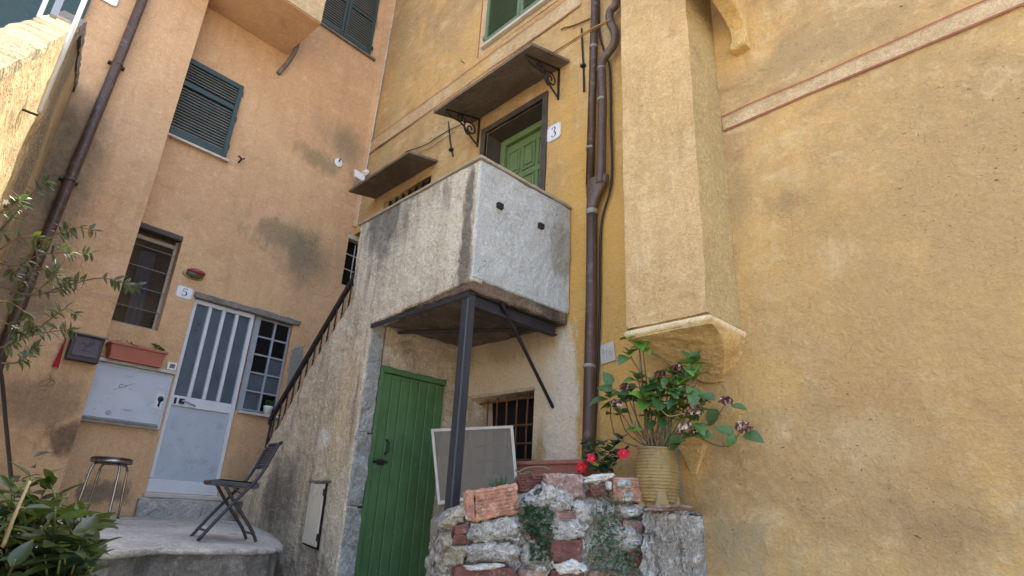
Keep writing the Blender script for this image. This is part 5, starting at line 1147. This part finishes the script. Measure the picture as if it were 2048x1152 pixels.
# camellia bush, lower left foreground
cbase = atD(60, 1200, 2.0); ca = thing('camellia_bush', V((cbase.x, cbase.y, GZ)), 'dark glossy leaved bush in the lower left foreground', 'bush')
CL = [leaf_mesh('leaf', .105, .052, M['cl'], .3, .15), leaf_mesh('leaf', .095, .048, M['cl'], .25, .3), leaf_mesh('leaf', .10, .030, M['cly'], .4, .1), leaf_mesh('leaf', .09, .026, M['cl'], .4, .3)]
random.seed(11)
tips = []
for k in range(70):
    u = random.random(); px = -40 + 215 * u + random.gauss(0, 10); py = random.uniform(955 + 45 * u + (70 if px > 160 else 0), 1175); tips.append((px, py, random.uniform(1.7, 2.35)))
tips += [(185, 1045, 2.0), (190, 1050, 2.1), (178, 1075, 1.9), (160, 1090, 1.8), (120, 1120, 1.7), (90, 1110, 1.7), (60, 1100, 1.7), (30, 1120, 1.6), (150, 1040, 2.0), (10, 1060, 1.8), (60, 955, 2.1), (100, 965, 2.1), (140, 985, 2.1), (165, 1010, 2.2), (40, 975, 2.0), (150, 1050, 2.0), (170, 1055, 2.1), (20, 990, 2.0), (125, 1000, 2.0), (85, 990, 2.1), (120, 1085, 1.8), (140, 1110, 1.8)]
for px, py, dep in tips:
    p = atD(px, py, dep); b = V((cbase.x + random.uniform(-.25, .25), cbase.y + random.uniform(-.2, .2), p.z - random.uniform(.25, .5)))
    young = py < 1035 and random.random() < .7
    stem([b, b.lerp(p, .6) + rv() * .02, p], .006, .0025, M['stemg'], ca)
    d = (p - b).normalized()
    for k in range(random.randint(7, 11)):
        t = .45 + .55 * k / 8; q = b.lerp(p, t); a = k * 2.4 + px
        ld = (V((math.cos(a), math.sin(a), 0)) + d * random.uniform(.2, .8) + V((0, 0, random.uniform(-.3, .4)))).normalized()
        inst('leaf', CL[random.choice((2, 3)) if young else random.choice((0, 1))], leafM(q, ld, V((random.uniform(-.3, .3), random.uniform(-.3, .3), 1)), random.uniform(.75, 1.2), random.uniform(-.5, .5)), ca)
stem([atD(6, 1093, 1.7), atD(30, 1030, 1.7), atD(60, 962, 1.75)], .006, .004, M['straw'], ca, 'dry_cane')
# climbing jasmine reaching in from the left
random.seed(23)
ja = thing('climbing_jasmine', V((-4.0, -.1, .1)), 'airy climbing plant with small leaves reaching in from the left', 'climber')
JLf = [leaf_mesh('leaf', .075, .028, M['jl'], .3, .25), leaf_mesh('leaf', .06, .024, M['jl'], .35, .4), leaf_mesh('leaf', .07, .026, M['cly'], .3, .2)]
DJ = 3.25
br_ = [[(-30, 560), (60, 590), (130, 572), (200, 556), (250, 568), (275, 575)], [(-20, 700), (20, 690), (60, 672), (110, 662), (148, 660)], [(-20, 480), (20, 440), (50, 405), (75, 375), (95, 360)], [(-20, 520), (30, 530), (80, 510), (140, 505), (185, 508)], [(20, 560), (70, 500), (110, 470), (150, 455), (190, 462)], [(60, 590), (100, 560), (130, 520), (145, 505)], [(-20, 600), (30, 610), (60, 640), (70, 665)], [(-10, 725), (30, 726), (55, 712), (58, 700), (75, 695)], [(80, 655), (105, 635), (130, 618), (150, 628)], [(10, 520), (40, 560), (100, 585), (140, 570)], [(-10, 640), (20, 650), (40, 668)], [(-10, 430), (10, 420), (40, 400), (20, 380)], [(0, 500), (40, 475), (85, 480), (120, 500)], [(20, 590), (60, 545), (95, 540), (125, 560), (170, 560)]]
for i, pts in enumerate(br_):
    dj = DJ + random.uniform(-.25, .25); P_ = [atD(a, b, dj + .05 * k) for k, (a, b) in enumerate(pts)]
    stem(P_, .006, .002, M['stem'], ja); q = cr([tuple(p) for p in P_], 8)
    for k in range(4, len(q)):
        if random.random() < (.6 if len(q) - k < 16 else .3):
            for s in (-1, 1):
                d = V(q[min(k + 1, len(q) - 1)]) - V(q[k - 1]); d = d.normalized() if d.length > 1e-6 else V((0, 1, 0))
                ld = d * .5 + d.cross(V((-.9, 0, .3))).normalized() * s * random.uniform(.4, 1) + V((.1, 0, -.25)) + rv() * .35
                inst('leaf', random.choice(JLf[:2]) if i not in (2, 11) else JLf[2], leafM(V(q[k]), ld, V((.7, 0, .8)) + rv() * .3, random.uniform(.6, 1.0), random.uniform(-.6, .6)), ja)
wp = leaf_mesh('petal', .014, .008, M['white_fl'], .2, .3)
for px, py in ((30, 655), (12, 404)):
    p = atD(px, py, DJ - .1)
    for k in range(5): a = k * 1.257; inst('petal', wp, leafM(p, V((.2, math.cos(a), math.sin(a))), V((1, 0, .2)), 1.2), ja)
# dark iron stake
MB().tube([tuple(atD(-6, 700, 2.7)), tuple(atD(4, 760, 2.7)), tuple(atD(12, 850, 2.7)), tuple(atD(24, 975, 2.7)), tuple(atD(32, 1090, 2.7)), tuple(V((atD(32, 1090, 2.7).x, atD(32, 1090, 2.7).y, GZ)))], .0085, 8).build('iron_stake', M['iron'], None, label='thin dark iron stake standing at the left edge behind the bush', cat='stake')
# geranium leaves in the flower box
GLf = leaf_mesh('leaf', .085, .095, M['gl'], .15, .15)
for px, py, n in ((240, 688, 4), (265, 694, 3), (258, 690, 2), (308, 692, 5), (320, 702, 3)):
    a, c = L2(px, py, .1); p = FL(a, .1, c); stem([FL(a, .1, fz + .17), p], .004, .003, M['stemg'], fb)
    for k in range(n): inst('leaf', GLf, leafM(p + rv() * .012, V((.7, random.uniform(-1, 1), random.uniform(-.2, .6))), V((.6, 0, .8)), random.uniform(.6, 1.1) if px != 265 else 1.3, random.uniform(-.4, .4)), fb)
# pot plant on the side light sill
sp = L2(543, 815, .02)
pp = thing('sill_pot', FL(sp[0] - .03, .01, 1.06), 'small white pot with a green plant on the sill of the side light', 'pot')
MB(FL).lathe((sp[0] - .03, -.01, 1.062), [(.045, 0), (.058, .09), (.062, .11), (.054, .11), (.05, .10)], 18).build('pot', M['lampwhite'], pp, smooth=True)
for k in range(16): inst('leaf', GLf, leafM(FL(sp[0] - .03 + random.uniform(-.03, .03), -.01 + random.uniform(-.02, .02), 1.17 + random.uniform(0, .05)), V((.6, random.uniform(-1, 1), random.uniform(0, .8))), V((.4, 0, .9)), random.uniform(.5, .9)), pp)
# weeds and ivy on the planter
def weeds(name, label, pts, n, size, spread, cat='creeper', bmin=.05):
    t = thing(name, TP(P2(*pts[0])[0], .05, P2(*pts[0])[1]), label, cat, 'weeds on the brick planter'); lm = MB()
    for k in range(n):
        i = random.randrange(len(pts)); c = P2(pts[i][0] + random.gauss(0, spread), pts[i][1] + random.gauss(0, spread), .06); p = TP(c[0], bmin + random.uniform(0, .05), c[1])
        d = (pn * random.uniform(.1, .9) + pe * random.uniform(-1, 1) + V((0, 0, random.uniform(-.9, .5)))).normalized(); x = d.cross(V((0, 0, 1)) + pn * .8).normalized(); s = size * random.uniform(.6, 1.3); b = len(lm.v); up = x.cross(d)
        lm.v += [p, p + d * s * .5 + x * s * .3 + up * s * .1, p + d * s, p + d * s * .5 - x * s * .3 + up * s * .1]; lm.f += [(b, b + 1, b + 2), (b, b + 2, b + 3)]
    lm.build('leaves', M['ivy'], t, recalc=False, kind='stuff')
    return t
w1_ = weeds('hanging_weed', 'patch of blue green weeds growing from the middle of the planter', [(1050, 1015), (1060, 1025), (1075, 1018), (1065, 1035), (1085, 1030), (1075, 1050), (1060, 1060), (1090, 1055), (1075, 1080), (1090, 1110), (1070, 1100), (1055, 1040)], 210, .044, 10)
w2_ = weeds('trailing_creeper', 'creeper with tiny leaves trailing down the right side of the planter', [(1215, 1000), (1225, 1015), (1205, 1030), (1215, 1050), (1195, 1070), (1190, 1090), (1210, 1100), (1225, 1085), (1240, 1110), (1255, 1120), (1200, 1120), (1230, 1130), (1250, 1140), (1210, 1145), (1220, 1030), (1200, 1080), (1190, 1110)], 560, .028, 14)
for pts in ([(1165, 965), (1185, 985), (1192, 1010), (1190, 1035), (1172, 1065), (1170, 1095), (1180, 1120)], [(1192, 1030), (1200, 1080), (1215, 1110), (1230, 1140)], [(1215, 1000), (1205, 1040), (1195, 1060)], [(1200, 1090), (1185, 1110), (1178, 1140)]):
    stem([TP(P2(a, b, .07)[0], .075, P2(a, b, .07)[1]) for a, b in pts], .0035, .002, M['stem'], w2_)
gt = thing('grass_tuft', TP(P2(995, 968)[0], .0, P2(995, 968)[1]), 'little grassy tuft growing on top of the ribbed orange brick', 'grass tuft', 'weeds on the brick planter'); gm = MB()
for k in range(60):
    c = P2(random.gauss(1000, 10), 972, -.02); p = TP(c[0], -.02, c[1] - .01); q = p + V((random.gauss(0, .02), random.gauss(0, .02), random.uniform(.03, .11))); x = pe * .004; b = len(gm.v); gm.v += [p - x, p + x, q]; gm.f.append((b, b + 1, b + 2))
gm.build('blades', M['ivy'], gt, recalc=False, kind='stuff')
